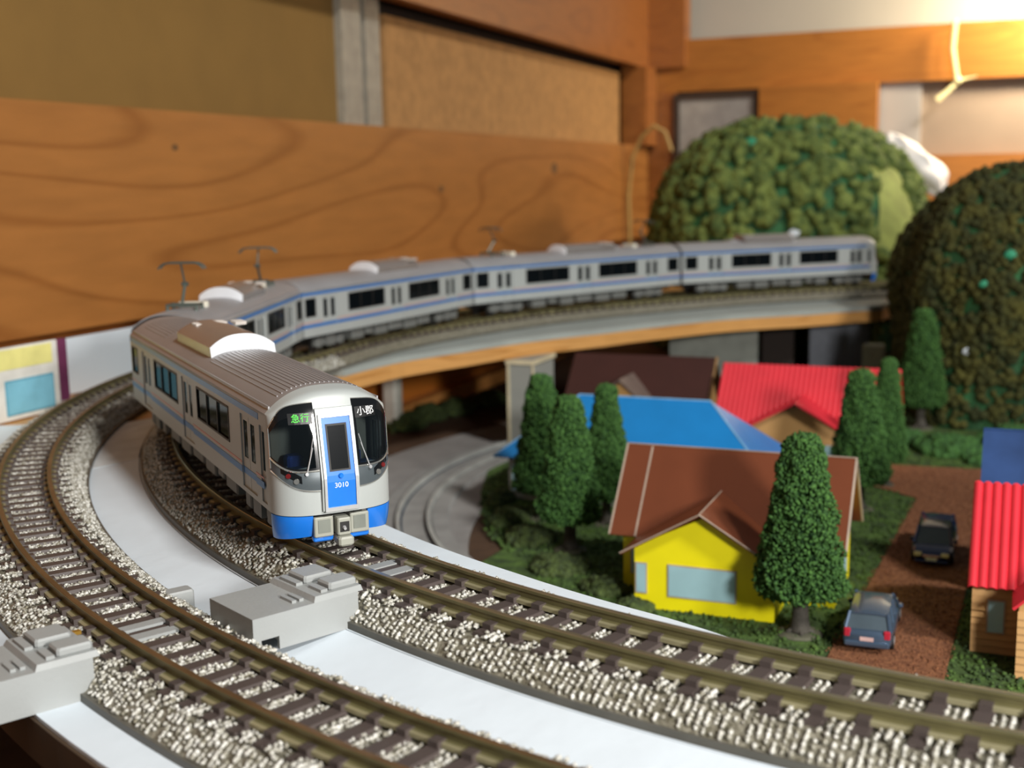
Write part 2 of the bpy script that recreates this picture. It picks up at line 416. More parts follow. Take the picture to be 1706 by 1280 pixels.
tr_out = make_track(OUTER, -1.8, 'outer track without a train, nearest the left wall', railrust)

# ------------------------------------------------------------------ raised platform (ring of board)
def ring(name, mt, a0, a1, rin, rout, z0, z1, n=60, z1b=None, zb=None):
    mb = MB(); vs = []; fs = []
    for k in range(n+1):
        a = math.radians(a0+(a1-a0)*k/n); ri, ro = rin(math.degrees(a)), rout(math.degrees(a)); c, s = math.cos(a), math.sin(a)
        zo = z1 if z1b is None else z1b
        vs += [(CC[0]+ri*c, CC[1]+ri*s, z0), (CC[0]+ro*c, CC[1]+ro*s, z0), (CC[0]+ro*c, CC[1]+ro*s, zo), (CC[0]+ri*c, CC[1]+ri*s, z1)]
    for k in range(n):
        a = k*4; b = a+4
        fs += [(a, b, b+1, a+1), (a+1, b+1, b+2, a+2), (a+2, b+2, b+3, a+3), (a+3, b+3, b, a)]
    fs += [(0,1,2,3), (n*4+3, n*4+2, n*4+1, n*4)]
    o = mb.add(vs, fs); ref = (vs[0][0], vs[0][1], z0)
    o.v = [(x-ref[0], y-ref[1], z-ref[2]) for x, y, z in o.v]
    return o.build(name, mt, None, ref)
EA = [100, 107, 112, 122, 133, 143, 152, 162, 172, 180, 193, 205, 220, 235, 245, 253, 258, 285]
ER = [310, 285, 246, 232, 229, 223, 221, 227, 233, 243, 252, 250, 248.5, 247, 246.3, 247, 251, 253]
rin = lambda a: float(np.interp(a, EA, ER))
def rout(a):
    c = math.cos(math.radians(a)); rw = (CC[0]-WL-1)/max(.05, -c)
    return min(float(np.interp(a, [100, 215, 228, 240, 285], [420, 420, 332, 324, 324])), rw)
pf = ring('layout_platform', plywood, 100, 216, rin, rout, -14, -8.4, 60)
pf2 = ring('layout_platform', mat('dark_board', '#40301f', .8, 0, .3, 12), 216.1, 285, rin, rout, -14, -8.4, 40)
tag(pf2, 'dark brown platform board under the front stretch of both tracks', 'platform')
tag(pf, 'curved platform board with pale orange wooden edge under the rear stretch of track', 'platform')
cw = ring('white_card', paper, 196, 285, rin, lambda a: 281, -8.35, -6.05, 60)
tag(cw, 'narrow white card strip under the inner track, showing along its village side', 'card')
cg = ring('grey_card', greycard, 100, 188, rin, lambda a: 282, -8.35, -6.05, 60)
tag(cg, 'grey card strip under the rear stretch of the inner track', 'card')
p1 = ring('paper_sheet', paper, 217.6, 240.5, lambda a: 281.2, lambda a: 292, -8.35, -6.1, 30, z1b=-7.75)
tag(p1, 'bluish white paper between the tracks beside the front car', 'paper')
p2 = ring('paper_sheet', paper, 240.6, 285, lambda a: 281.2, lambda a: 292.2, -8.35, -6.05, 30, z1b=-7.7)
tag(p2, 'white paper between the tracks in front of the inner grey feeder box', 'paper')
p3 = ring('paper_sheet', paper, 243, 285, lambda a: 292, lambda a: min(325, rout(a)-.5), -8.35, -7.85, 30)
tag(p3, 'white paper outside the outer track in the lower left corner', 'paper')
p4 = ring('paper_sheet', paper, 206, 242.9, lambda a: 292, lambda a: min(rout(a)-.5, 345), -8.35, -7.85, 30)
tag(p4, 'white paper outside the outer track beside the left wall', 'paper')
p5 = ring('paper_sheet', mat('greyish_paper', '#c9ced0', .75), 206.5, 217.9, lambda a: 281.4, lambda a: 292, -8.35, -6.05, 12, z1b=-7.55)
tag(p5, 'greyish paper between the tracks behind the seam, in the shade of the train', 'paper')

# ------------------------------------------------------------------ train
W2 = 9.8; ZB, ZE, ZR = 6.6, 22.3, 26.2
zroof = lambda y: ZR-(ZR-ZE)*(min(1, abs(y)/W2))**2.6
XN = 59.0; AN = 6.5; NQ = 8.; ND = .9
def face(y, z, off=0.):
    """nose surface: local x for a given y, z"""
    y = max(-W2*.9995, min(W2*.9995, y)); zr = zroof(y)
    plan = (1-(abs(y)/W2)**2.7)**(1/2.7); h = .8
    for _ in range(5):
        zf = max(0, min(.9995, (z-ZB)/(zr-ND*h*plan-ZB))); h = .5*h+.5*(1-zf**NQ)**(1/NQ)
    return XN+plan*(AN-max(0, z-12)*.2)*h
def face_pt(y, z, off):
    e = .05
    n = Vector((1, -(face(y+e, z)-face(y-e, z))/(2*e), -(face(y, z+e)-face(y, z-e))/(2*e))).normalized()
    return Vector((face(y, z), y, z))+n*off
def face_patch(yf, z0f, z1f, off, nu=14, nv=10):
    def fn(u, v):
        y = yf(u); z = z0f(u)+(z1f(u)-z0f(u))*v
        return face_pt(y, z, off)
    m = MB().grid(fn, nu, nv); return m
OPEN_MID = [('w', -62.5, -55.2), ('d', -49, -39.5), ('l', -34, -9), ('d', -4.6, 4.9), ('l', 9.5, 35), ('d', 42.5, 52), ('w', 56, 62.5)]
OPEN_CAB = OPEN_MID[:5]+[('d', 43, 52.2), ('c', 55.2, 58.2)]
ZW = (13.4, 19.8); ZD = (7.4, 20.0)
def side_mesh(x0, x1, opens, sgn):
    xs = sorted({x0, x1} | {v for o in opens for v in o[1:]}); zs = [ZB, ZD[0], ZW[0], ZW[1], ZD[1], ZE]
    mb = MB(); th = .55
    for i in range(len(xs)-1):
        xm = (xs[i]+xs[i+1])/2; k = next((o[0] for o in opens if o[1] < xm < o[2]), None)
        for j in range(5):
            zm = (zs[j]+zs[j+1])/2
            if k in ('w', 'l') and ZW[0] < zm < ZW[1]: continue
            if k in ('d', 'c') and ZD[0] < zm < ZD[1]: continue
            y0, y1 = (W2-th, W2) if sgn > 0 else (-W2, -W2+th)
            mb.box(xs[i], xs[i+1], y0, y1, zs[j], zs[j+1])
    return mb
def make_car(name, label, cab, loc, rz, sx=1., panto=(), detail=True):
    t = thing(name, label, 'train', loc, rz, 'cars of the silver and blue train')
    t.scale = (sx, 1, 1)
    x0 = -64.4; x1 = XN if cab else 64.4; opens = OPEN_CAB if cab else OPEN_MID
    for sgn in (1, -1):
        y = sgn*W2
        bo = side_mesh(x0, x1, opens, sgn).build('side_wall', silver, t)
        for kind, a, b in opens:
            ys = (W2-.4, W2-.15) if sgn > 0 else (-W2+.15, -W2+.4)
            yf = (W2-.1, W2+.12) if sgn > 0 else (-W2-.12, -W2+.1)
            if kind in ('w', 'l'):
                wn = MB().box(a, b, *yf, ZW[0], ZW[0]+.35).box(a, b, *yf, ZW[1]-.35, ZW[1]).box(a, a+.35, *yf, ZW[0]+.35, ZW[1]-.35).box(b-.35, b, *yf, ZW[0]+.35, ZW[1]-.35)
                if kind == 'l':
                    for q in (1, 2): xx = a+(b-a)*q/3; wn.box(xx-.2, xx+.2, *yf, ZW[0]+.35, ZW[1]-.35)
                fr = wn.build('window', dark, t)
                MB().box(a, b, *ys, ZW[0], ZW[1]).build('pane', wglass, fr)
            else:
                n = 2 if kind == 'd' else 1
                for q in range(n):
                    aa = a+(b-a)*q/n+.08; bb = a+(b-a)*(q+1)/n-.08; ym = sorted((y-sgn*.25, y-sgn*.7)); c = (aa+bb)/2; ww = min(1.3, (bb-aa)/2-.5)
                    dd = MB().box(aa, c-ww, *ym, ZD[0], ZD[1]).box(c+ww, bb, *ym, ZD[0], ZD[1]).box(c-ww, c+ww, *ym, ZD[0], 12.6).box(c-ww, c+ww, *ym, 19, ZD[1]).build('door', silver, t)
                    MB().box(c-ww, c+ww, min(ym)+.12, max(ym)-.12, 12.6, 19).build('pane', wglass, dd)
        # bands
        segs = []; xx = x0
        ds = [(o[1], o[2]) for o in opens if o[0] == 'd']
        e = -3.5 if cab else 0
        ysb = sorted((y, y+sgn*.06))
        MB().box(x0, x1-4 if cab else x1, *ysb, 20.75, 21.8).build('upper_stripe', stripeblue, t)
        ls = MB(); lr = MB(); cuts = [x0]+[v for d in ds for v in d]+[x1-2 if cab else x1]
        for q in range(0, len(cuts), 2):
            ls.box(cuts[q], cuts[q+1], *ysb, 9.7, 10.85); lr.box(cuts[q], cuts[q+1], *ysb, 11.35, 11.65)
        for d in ds:
            yd = sorted((y-sgn*.25, y-sgn*.19)); ls.box(d[0], d[1], *yd, 9.7, 10.85)
        ls.build('lower_stripe', stripeblue, t); lr.build('pinstripe', stripered, t)
    # roof
    def rf(u, v): yy = (u*2-1)*W2; return (x0+(x1-x0)*v, yy, zroof(yy))
    MB().sheet(rf, 28, 1, (0,0,-.35)).build('roof', silver_roof, t, smooth=True)
    if detail:
        rb = MB()
        for q in range(-9, 10):
            yy = q*.78; zz = zroof(yy)
            for (a, b) in ((x0+6, -33), (11, x1-2 if cab else x1-4)):
                rb.box(a, b, yy-.1, yy+.1, zz-.15, zz+.09)
        stuff(rb.build('roof_ribs', silver_roof, t))
        gt = MB()
        for sgn in (1, -1): gt.box(x0, x1, *sorted((sgn*(W2-.9), sgn*(W2-.65))), zroof(W2-.8)-.3, zroof(W2-.8)+.35)
        gt.build('gutter', silver_roof, t)
    # air conditioner: barrel topped
    def ac(u, v):
        yy = (u*2-1)*6.4; return (-23+31*v, yy, 26.0+3.1*(1-(abs(yy)/6.4)**2.4*.75))
    a = MB(); a.sheet(ac, 22, 4, (0,0,-3.4)); a = a.build('air_conditioner', ac_brown, t, smooth=True)
    def acf(u, v):
        yy = (u*2-1)*6.4; zt = 26.0+3.15*(1-(abs(yy)/6.4)**2.4*.75); zb = min(zt-.1, zroof(yy)-.2); return (8.0+.9*(1-v), yy, zb+(zt-zb)*v)
    MB().sheet(acf, 22, 2, (-.5,0,0)).build('end_panel', ac_face_lit, a, smooth=True, label='arched front of the roof unit, painted pale for the light on it')
    lv = MB()
    for q in range(4):
        for s2 in range(3):
            x = -21+q*1.3; lv.box(x, x+.6, 2.0-4.2*(s2-1)-1.4, 2.0-4.2*(s2-1)+1.0, 28.2, 28.9+.18*(s2 == 1))
    lv.build('louvre', mat('louvre_pale', '#c8c0b8', .4), a)
    MB().rbox(-30, -25, -2.5, 2.5, 25.6, 26.9).build('roof_vent', silver_roof, t)
    # floor, ends, seats, underframe
    MB().box(x0+.3, x1-.3, -W2+.6, W2-.6, 6.5, 7.1).build('floor_plate', dark, t)
    MB().box(x0, x0+.5, -W2, W2, ZB, ZE).box(x0-1.2, x0, -3.4, 3.4, ZB, 21).build('end_wall', gangway if not cab else silver_roof, t)
    if not cab: MB().box(x1-.5, x1, -W2, W2, ZB, ZE).box(x1, x1+1.2, -3.4, 3.4, ZB, 21).build('end_wall', gangway, t)
    for kind, a_, b_ in opens:
        if kind == 'l':
            st = MB()
            for sgn in (1, -1):
                n = 5
                for q in range(n):
                    xa = a_+(b_-a_)*q/n+.5; st.box(xa, xa+2.8, *sorted((sgn*2.2, sgn*8)), 7.1, 10.2); st.box(xa, xa+.8, *sorted((sgn*2.2, sgn*8)), 10.2, 14.6)
            st.build('seats', seatblue, t)
    for xc in (-44.5, 44.5):
        b = MB().box(xc-9.5, xc+9.5, -7.2, -6.0, 2.6, 5.0).box(xc-9.5, xc+9.5, 6.0, 7.2, 2.6, 5.0).box(xc-1.5, xc+1.5, -6, 6, 3.4, 5.2)
        for q in (-6.9, 6.9):
            for sgn in (1, -1): b.rbox(xc+q-1.7, xc+q+1.7, *sorted((sgn*6.9, sgn*7.8)), 2.0, 5.4, .3)
        for sgn in (1, -1): b.box(xc-2.6, xc+2.6, *sorted((sgn*6.9, sgn*8.0)), 2.2, 5.9)
        bg = b.build('bogie', undergrey, t)
        for q in (-6.9, 6.9):
            MB().cyl((xc+q,-5.2,3), (xc+q,-4.3,3), 2.9, n=20).cyl((xc+q,4.3,3), (xc+q,5.2,3), 2.9, n=20).cyl((xc+q,-4.4,3), (xc+q,4.4,3), .7, n=8).build('wheelset', mat('wheel_steel', '#3a3836', .4, .6), bg)
    for (a_, b_, zb) in ((-29, -20, 2.6), (-18, -9, 2.2), (-6.5, 3, 2.8), (5, 13, 2.3), (15.5, 20, 3.2), (22, 30, 2.4)):
        for sgn in (1, -1): MB().rbox(a_, b_, *sorted((sgn*3.2, sgn*7.9)), zb, 6.5, .3).build('equipment_box', undergrey, t)
    MB().box(x0+2, x1-2, -4, 4, 4.4, 6.5).build('underframe', dark, t)
    for xp, flip in panto:
        p = MB().box(xp-3.4, xp+3.4, -4.2, -3.5, 26.9, 27.6).box(xp-3.4, xp+3.4, 3.5, 4.2, 26.9, 27.6).box(xp-3.4, xp-2.7, -3.5, 3.5, 26.9, 27.5).box(xp+2.7, xp+3.4, -3.5, 3.5, 26.9, 27.5)
        for sgn in (1, -1):
            for q in (-3, 3): p.cyl((xp+q, sgn*3.85, 25), (xp+q, sgn*3.85, 27), .5, n=8)
        p = p.build('pantograph', pantom, t)
        d = flip
        MB().cyl((xp+2.6*d,0,27.4), (xp-1.6*d,0,32.6), .45, n=8).cyl((xp+2.6*d,-2.6,27.5), (xp+2.6*d,2.6,27.5), .4, n=8).build('lower_arm', pantom, p)
        MB().cyl((xp-1.6*d,0,32.6), (xp+1.4*d,0,38.2), .3, n=8).cyl((xp-1.6*d,-.9,32.6), (xp-1.6*d,.9,32.6), .55, n=8).build('upper_arm', pantom, p)
        hd = MB().box(xp+.4*d-1.6, xp+.4*d+1.9, -3.0, 3.0, 38.1, 38.6)
        for sgn in (1, -1):
            for q in (-1.2, 1.5): hd.tube([(xp+.4*d+q, sgn*2.6, 38.35), (xp+.4*d+q, sgn*4.3, 38.2), (xp+.4*d+q, sgn*5.4, 37.6), (xp+.4*d+q, sgn*6.1, 36.7)], .25, 6)
        hd.build('contact_head', pantom, p)
        MB().rbox(xp-9*d-1.2, xp-9*d+1.2, -4, 4, 25.4, 27.4).build('surge_box', cream, t)
    if cab: cab_end(t, x1, detail)
    return t
def cab_end(t, x1, detail):
    def sh(u, v):
        ph = (u*2-1)*PI/2; y = W2*math.copysign(abs(math.sin(ph))**(2/2.7), ph)
        h = math.cos(PI/2*v)**(2/NQ); cp = max(0, math.cos(ph))**(2/2.7)
        vv = math.sin(PI/2*v)**(2/NQ); zr = zroof(y)-ND*h*cp; z = ZB+(zr-ZB)*vv
        return (XN+cp*(AN-max(0, z-12)*.2)*h, y, z)
    ng = MB().grid(sh, 84, 96); yi_, yo_ = 3.15, 9.65; keep = []
    for f_ in ng.f:
        cy_ = abs(sum(ng.v[i][1] for i in f_)/4); cz_ = sum(ng.v[i][2] for i in f_)/4
        if yi_+.15 < cy_ < yo_-.1:
            u = ((cy_-yi_)/(yo_-yi_))**(1/.85)
            if 13.6-.15*u+2.1*u**4+.15 < cz_ < 24.1-.6*u-3.3*u**5-.15: continue
        keep.append(f_)
    ng.f = keep; ng.build('nose', silver, t, smooth=True)
    MB().box(XN-5.5, XN-5, -8.6, 8.6, 7, 23).build('cab_partition', interior, t)
    MB().rbox(XN-3.5, XN-.8, -6.2, -3.4, 9, 14.8, .4).rbox(XN-3.5, XN-.8, 3.4, 6.2, 9, 14.8, .4).build('driver_seat', seatblue, t)
    MB().rbox(XN+.2, XN+2.8, -7.4, 7.4, 9, 13.4, .4).build('control_desk', mat('desk_blue', '#24406c', .6), t)
    MB().grid(lambda u, v: (XN+.02+(face((u*2-1)*9.55, ZB+.05)-XN)*v*.985, (u*2-1)*9.55, ZB), 12, 2).build('nose_underside', dark, t)
    for sgn in (1, -1):
        yi, yo = 3.15, 9.65
        yf = lambda u: sgn*(yi+(yo-yi)*(u**.85))
        top = lambda u: 24.1-.6*u-3.3*u**5
        bot = lambda u: 13.6-.15*u+2.1*u**4
        b2 = lambda u: 10.5+.2*u+2.9*u**2.6
        eps = .34
        MB().add(*rimtube(yf, bot, .1, .17)).add(*rimtube(yf, top, .04, .12)).build('window_trim', chrome, t, smooth=True)
        MB().add(*rimtube(yf, lambda u: b2(u)-.05, .04, .12)).tube([face_pt(sgn*yo, bot(1)-1.6+(top(1)-bot(1)+1.6)*k/10, .1) for k in range(11)], .16, 6).build('window_trim', chrome, t, smooth=True)
        face_patch(yf, bot, top, .1, 20, 12).build('windshield', cabglass, t, smooth=True, label='dark wraparound cab window')
        hb = face_patch(yf, lambda u: top(u)-2.6+1.6*u, top, .13, 20, 4)
        hb.add(*(lambda q: (q.v, q.f))(face_patch(yf, bot, lambda u: bot(u)+.45, .13, 20, 2)))
        hb.add(*(lambda q: (q.v, q.f))(face_patch(lambda u: sgn*(yi+.45*u), lambda u: 13.6, lambda u: 24.05, .13, 2, 14)))
        hb.build('windshield_border', black, t, smooth=True)
        face_patch(yf, b2, lambda u: bot(u)-.05, .08, 20, 4).build('lamp_band', bandgrey, t, smooth=True)
        # lamp cluster
        lc = face_patch(lambda u: sgn*(5.9+2.75*u), lambda u: b2(5.9/9+.3*u)+.15, lambda u: b2(.66+.3*u)+1.25+.4*u, .12, 8, 4).build('lamp_housing', black, t, smooth=True)
        for (yy, zz, rr, mm, nm) in ((6.7, 12.15, .48, chrome, 'headlight'), (7.75, 13.0, .42, redlamp, 'tail_light')):
            c = face_pt(sgn*yy, zz, .1); n = (face_pt(sgn*yy, zz, 1)-face_pt(sgn*yy, zz, 0)).normalized()
            MB().cyl(c, c+n*.22, rr, rr*.85, 14).build(nm, mm, lc)
        # wiper
        a = face_pt(sgn*4.6 if sgn < 0 else 4.2, 13.3, .35); 
        MB().cyl(face_pt(sgn*5.1, 13.2, .4), face_pt(sgn*3.9, 17.2, .4), .12, .09, 8).cyl(face_pt(sgn*4.7, 14.4, .3), face_pt(sgn*3.7, 18.6, .3), .07, n=6).cyl(face_pt(sgn*5.1, 13.2, .0), face_pt(sgn*5.1, 13.2, .55), .28, n=10).build('wiper', doorframe, t)
        # skirt
        def sk(u, v):
            y = sgn*(4.5+(9.77-4.5)*(math.sin(u*PI/2)**.9)); z0 = 2.4+1.1*(1-min(1, (u*1.25)))*.6
            z = z0+(6.45-z0)*v; plan = (1-(min(.9999, abs(y)/W2))**2.7)**(1/2.7)
            return (XN+plan*AN-.75*(1-v)**1.5-.1, y*(1-.035*(1-v)**2), z)
        MB().sheet(sk, 18, 6, (-.5, -sgn*.1, 0)).build('skirt', blue, t, smooth=True)
        # grey plates beside the coupler
        xx = XN+AN-.3
        pl = MB().rbox(xx-.6, xx+.35, *sorted((sgn*1.4, sgn*4.5)), 3.0, 6.2, .15).build('buffer_plate', lightgrey, t)
        MB().box(xx+.33, xx+.45, *sorted((sgn*1.9, sgn*3.9)), 3.7, 5.8).build('recess_panel', mat('plate_recess', '#787c74', .5), pl)
    MB().rbox(XN+AN-1.6, XN+AN-.35, -4.6, -1.3, 2.2, 3.1, .2).rbox(XN+AN-1.6, XN+AN-.35, 1.3, 4.6, 2.2, 3.1, .2).build('lower_skirt', blue, t)
    # destination displays
    def disp(yc, zc, wd, ht, txt, tm, sz, nm):
        o = face_patch(lambda u: yc-wd/2+wd*u, lambda u: zc-ht/2, lambda u: zc+ht/2, .19, 4, 2).build(nm, mat('display_dark', '#0b0c0d', .4), t)
        c = face_pt(yc, zc, .25); tx = (face_pt(yc+.4, zc, .2)-face_pt(yc-.4, zc, .2)).normalized(); tz = (face_pt(yc, zc+.4, .2)-face_pt(yc, zc-.4, .2)).normalized()
        n = tx.cross(tz)
        # looking at the nose from the front, +y is on the reader's right
        M = Matrix(((tx.x, tz.x, n.x, c.x*S), (tx.y, tz.y, n.y, c.y*S), (tx.z, tz.z, n.z, c.z*S), (0,0,0,1)))
        text_mesh(txt, sz, tm, 'lettering', o, M)
    disp(-5.3, 21.7, 3.6, 1.7, '急行', greenl, 1.45, 'type_display')
    disp(5.3, 21.9, 3.6, 1.7, '小郡', whitem, 1.55, 'destination_display')
    # centre gangway door
    def panel(hw, z0, z1, off, mt, nm, par, rad=.6, depth=.5):
        poly = []
        for (cx_, cz_, a0) in ((hw-rad, z1-rad, 0), (-hw+rad, z1-rad, 90), (-hw+.15, z0+.15, 180), (hw-.15, z0+.15, 270)):
            r_ = rad if a0 < 180 else .15
            for k in range(6): a = math.radians(a0+18*k); poly.append((cx_+r_*math.cos(a), cz_+r_*math.sin(a)))
        xf = lambda z: face(0, z)+off
        n = len(poly); vs = [(xf(z), y, z) for y, z in poly]+[(xf(z)-depth, y, z) for y, z in poly]
        fs = [tuple(range(n)), tuple(range(2*n-1, n-1, -1))]+[(i, n+i, n+(i+1)%n, (i+1)%n) for i in range(n)]
        # split front face into strips so that it follows the rake
        return MB().add(vs, fs).build(nm, mt, par)
    xb = lambda z: face(0, z)
    MB().sheet(lambda u, v: (xb(7.2+15.9*v)+.45, (u*2-1)*3.05, 7.2+15.9*v), 1, 16, (-1.1,0,0)).build('door_surround', silver, t)
    fr = MB()
    for z0, z1, y0, y1 in ((7.1, 7.75, -2.75, 2.75), (21.75, 22.2, -2.75, 2.75)): fr.hexa([(xb(z0)+.3,y0,z0),(xb(z0)+.85,y0,z0),(xb(z0)+.85,y1,z0),(xb(z0)+.3,y1,z0)], [(xb(z1)+.3,y0,z1),(xb(z1)+.85,y0,z1),(xb(z1)+.85,y1,z1),(xb(z1)+.3,y1,z1)])
    for y0, y1 in ((-2.75, -2.35), (2.35, 2.75)):
        fr.sheet(lambda u, v: (xb(7.75+14.0*v)+.85, y0+(y1-y0)*u, 7.75+14.0*v), 1, 12, (-.5,0,0))
    fr.build('door_frame', doorframe, t)
    dr = MB().sheet(lambda u, v: (xb(7.75+14.0*v)+.62, (u*2-1)*2.35, 7.75+14.0*v), 1, 14, (-.4,0,0)).build('front_door', blue, t, label='bright blue gangway door')
    MB().sheet(lambda u, v: (xb(13.4+7.3*v)+.70, (u*2-1)*1.72, 13.4+7.3*v), 1, 8, (-.1,0,0)).build('door_window_frame', dark, dr)
    MB().sheet(lambda u, v: (xb(13.7+6.7*v)+.76, (u*2-1)*1.42, 13.7+6.7*v), 1, 8, (-.1,0,0)).build('door_window', black, dr)
    c = Vector((xb(12.6)+.65, 0, 12.6)); MB().cyl(c, c+Vector((.3,0,0)), .45, .3, 12).build('door_handle', blue, dr)
    tilt = .2; n = Vector((1,0,0)); 
    M = Matrix(((0,0,1,(xb(11.2)+.66)*S), (1,0,0,0), (0,1,0,11.15*S), (0,0,0,1)))
    text_mesh('3010', 1.15, whitem, 'number_lettering', dr, M)
    # coupler
    cx = XN+AN
    cp = MB().rbox(cx-1.5, cx+1.3, -1.1, 1.1, 3.2, 6.0, .2).rbox(cx-.5, cx+2.2, -1.25, 1.25, 1.6, 3.1, .3).build('coupler', lightgrey, t)
    MB().box(cx+1.3, cx+1.42, -.75, .75, 3.8, 5.4).build('coupler_socket', dark, cp)
    MB().cyl((cx+1.3, -.1, 4.5), (cx+1.9, -.1, 4.4), .35, .25, 8).build('coupler_pin', doorframe, cp)
def rimtube(yf, zf, off, r):
    pts = [face_pt(yf(k/18), zf(k/18), off) for k in range(19)]; m = MB().tube(pts, r, 6); return m.v, m.f
def place(a, b, z=0):
    a, b = np.array(a), np.array(b); c = (a+b)/2; d = b-a; return (c[0], c[1], z), math.atan2(d[1], d[0]), np.linalg.norm(d)
J = [(-97.9, 162.6), (-198.5, 249.9), (-233.2, 351.3), (-224, 476), (-162.2, 596.6), (-74, 686.5)]
l, r, d = place(J[1], J[0]); l = (l[0]+2.4*math.cos(r), l[1]+2.4*math.sin(r), 0); make_car('train_car', 'front cab car of the train, nearest, with blue door and skirt', True, l, r, 1.0)
l, r, d = place(J[2], J[1]); make_car('train_car', 'second train car, mostly hidden behind the front car, two pantographs raised', False, l, r, d/133, [(48, 1), (-44, -1)])
l, r, d = place(J[3], J[2]); make_car('train_car', 'third train car from the front, without pantographs, before the orange board', False, l, r, d/133, detail=False)
l, r, d = place(J[4], J[3]); make_car('train_car', 'fourth train car from the front, pantographs at both ends, halfway to the hills', False, l, r, d/133, [(46, 1), (-48, -1)], detail=False)
l, r, d = place(J[4], J[5]); make_car('train_car', 'last train car, its cab end beside the dark hill', True, l, r, d/133, detail=False)

# ------------------------------------------------------------------ feeder boxes beside the tracks
def feeder(label, r_edge, zb, zt, ang):
    """local frame: +x towards the track (inwards), y along the track; origin at track-side foot"""
    a = math.radians(ang); p = CC+r_edge*np.array([math.cos(a), math.sin(a)])
    t = thing('feeder_box', label, 'box', (p[0], p[1], zb), a+PI, 'grey feeder boxes clipped to the tracks')
    h = zt-zb; L_ = 17.2; w0, w1 = -9.0, 3.4          # along-track extent
    b = MB()
    # body with two cable notches
    b.box(-L_, 0, w0, w1, 1.9, h)
    b.box(-L_, 0, w0, w0+.6, 0, 1.9) if False else None
    b.box(-L_+.5, 0, w1-.6, w1, 0, 1.9); b.box(-L_, -L_+.6, w0+2.6, w1, 0, 1.9); b.box(-L_, -L_+1.2, w0, w0+.6, 0, 1.9)
    b.box(-L_+4.0, 0, w0, w0+.6, 0, 1.9); b.box(-L_+4, 0, w0+.6, w1-.6, 1.2, 1.9)
    b.build('housing', boxgrey, t)
    MB().hexa([(-7.4,w0,h),(.9,w0,h),(.9,w1,h),(-7.4,w1,h)], [(-7.0,w0+.3,h+.8),(.7,w0+.3,h+.8),(.7,w1-.3,h+.8),(-7.0,w1-.3,h+.8)]).build('raised_step', boxgrey, t)
    for (x0, x1, y0, y1, z) in ((-4.2, .5, w0+.9, w0+4.4, h+.8), (-5.2, -.4, w0+6.0, w1-1.6, h+.8)):
        MB().rbox(x0, x1, y0, y1, z-.1, z+1.1, .3).build('press_tile', boxgrey, t)
        MB().box(x0-1.4, x0-.3, y0+.1, y1-.1, z, z+.45).build('ridge', boxgrey, t)
    MB().box(-8.6, -7.9, w0+2, w0+5.2, h, h+.4).build('ridge', boxgrey, t); MB().box(-9.8, -9.1, w0+2, w0+5.2, h, h+.4).build('ridge', boxgrey, t)
    MB().box(-1.0, 3.2, w1+.2, w1+1.1, h-1.2, h-.7).build('brass_joiner', mat('brass', '#b08a3c', .35, .6), t)
    # contact plate between the rails
    zs = -zb+(0 if zb > -7 else -1.8)-1.95
    cxl = r_edge-(268 if zb > -7 else 305)
    MB().box(cxl-3.8, cxl+3.8, -3.4, -1.2, zs-.5, zs).build('joint_plate', boxgrey, t); MB().box(cxl-3.8, cxl+3.8, .6, 2.6, zs-.5, zs+.1).build('joint_plate', boxgrey, t)
    return t
feeder('grey ribbed feeder box beside the inner track in front of the train', 278.6, -6.05, -.85, 243.5)
f2 = feeder('grey ribbed feeder box outside the outer track in the lower left corner', 315.6, -7.85, -2.4, 242.4)
tabp = CC+292.6*np.array([math.cos(math.radians(239.6)), math.sin(math.radians(239.6))])
tag(MB().rbox(-3.2, 1.2, -1.4, 1.4, 0, 3.6, .3).build('track_clip', boxgrey, None, (tabp[0], tabp[1], -7.9), math.radians(59)), 'small grey clip on the inner side of the outer track', 'clip')

# ------------------------------------------------------------------ card station building by the left wall
c = thing('station_card', 'white card building side with yellow band and blue window beside the outer track', 'building', (-268, 264, -7.85), math.radians(90))
MB().box(-40, 21, -.6, .6, 0, 21.2).build('wall', mat('card_white', '#dcdad2', .7), c)
MB().box(-40, 18.5, -.75, -.5, 14.8, 20.6).build('yellow_band', mat('card_yellow', '#e3dc8a', .7), c)
wn = MB().box(-.8, 18.4, -.8, -.5, 1.3, 11.6).build('window', mat('card_blue_frame', '#5d9fb6', .6), c)
MB().box(-.3, 17.9, -.9, -.7, 1.8, 11.1).build('pane', mat('card_blue', '#7fbdd2', .5), wn)
MB().box(20.8, 24.2, -1.2, .8, 0, 21.2).build('corner_post', mat('card_purple', '#6c2f52', .6), c)
c = MB().box(-42, 44, -.4, .4, 0, 18.3).build('white_backdrop', paper, None, (-284, 344, -7.85), math.radians(90))
tag(c, 'plain white card standing behind the outer track beside the purple post', 'card')

# ------------------------------------------------------------------ piers and panels under the platform
p = thing('viaduct_pier', 'tall grey pier under the curved platform behind the blue roofed house', 'pier', (-186, 468, -50))
MB().box(-5.7, 5.3, -12, 12, 0, 35.9).build('shaft', pierm, p)
MB().box(5.0, 5.6, -12.4, -11.4, 0, 36).build('edge_trim', pieredge, p); MB().box(-6, -5, -12.5, -11.7, 0, 36).build('edge_trim', pieredge, p)
MB().box(-6.6, 6.2, -12.6, -11.6, 34.4, 35.95).box(5.2, 6.2, -11.6, 12.6, 34.4, 35.95).build('cap', pieredge, p)
struct(slabx('trim_15', mat('lower_wood', '#c4762c', .5, 0, .08, 30), -274, -268, 370, 760, -50.9, -14.2))
struct(slabx('trim_16', mat('foot_plank', '#d89450', .5), -268, -260, 370, 760, -50.9, -44))
tag(MB().rbox(-3.6, 3.6, -3.6, 3.6, 0, 35.9, 1.2).build('round_pier', mat('pier_white', '#cfcfc4', .5), None, (-256.4, 476, -50)), 'off-white post under the platform just behind the front car', 'pier')
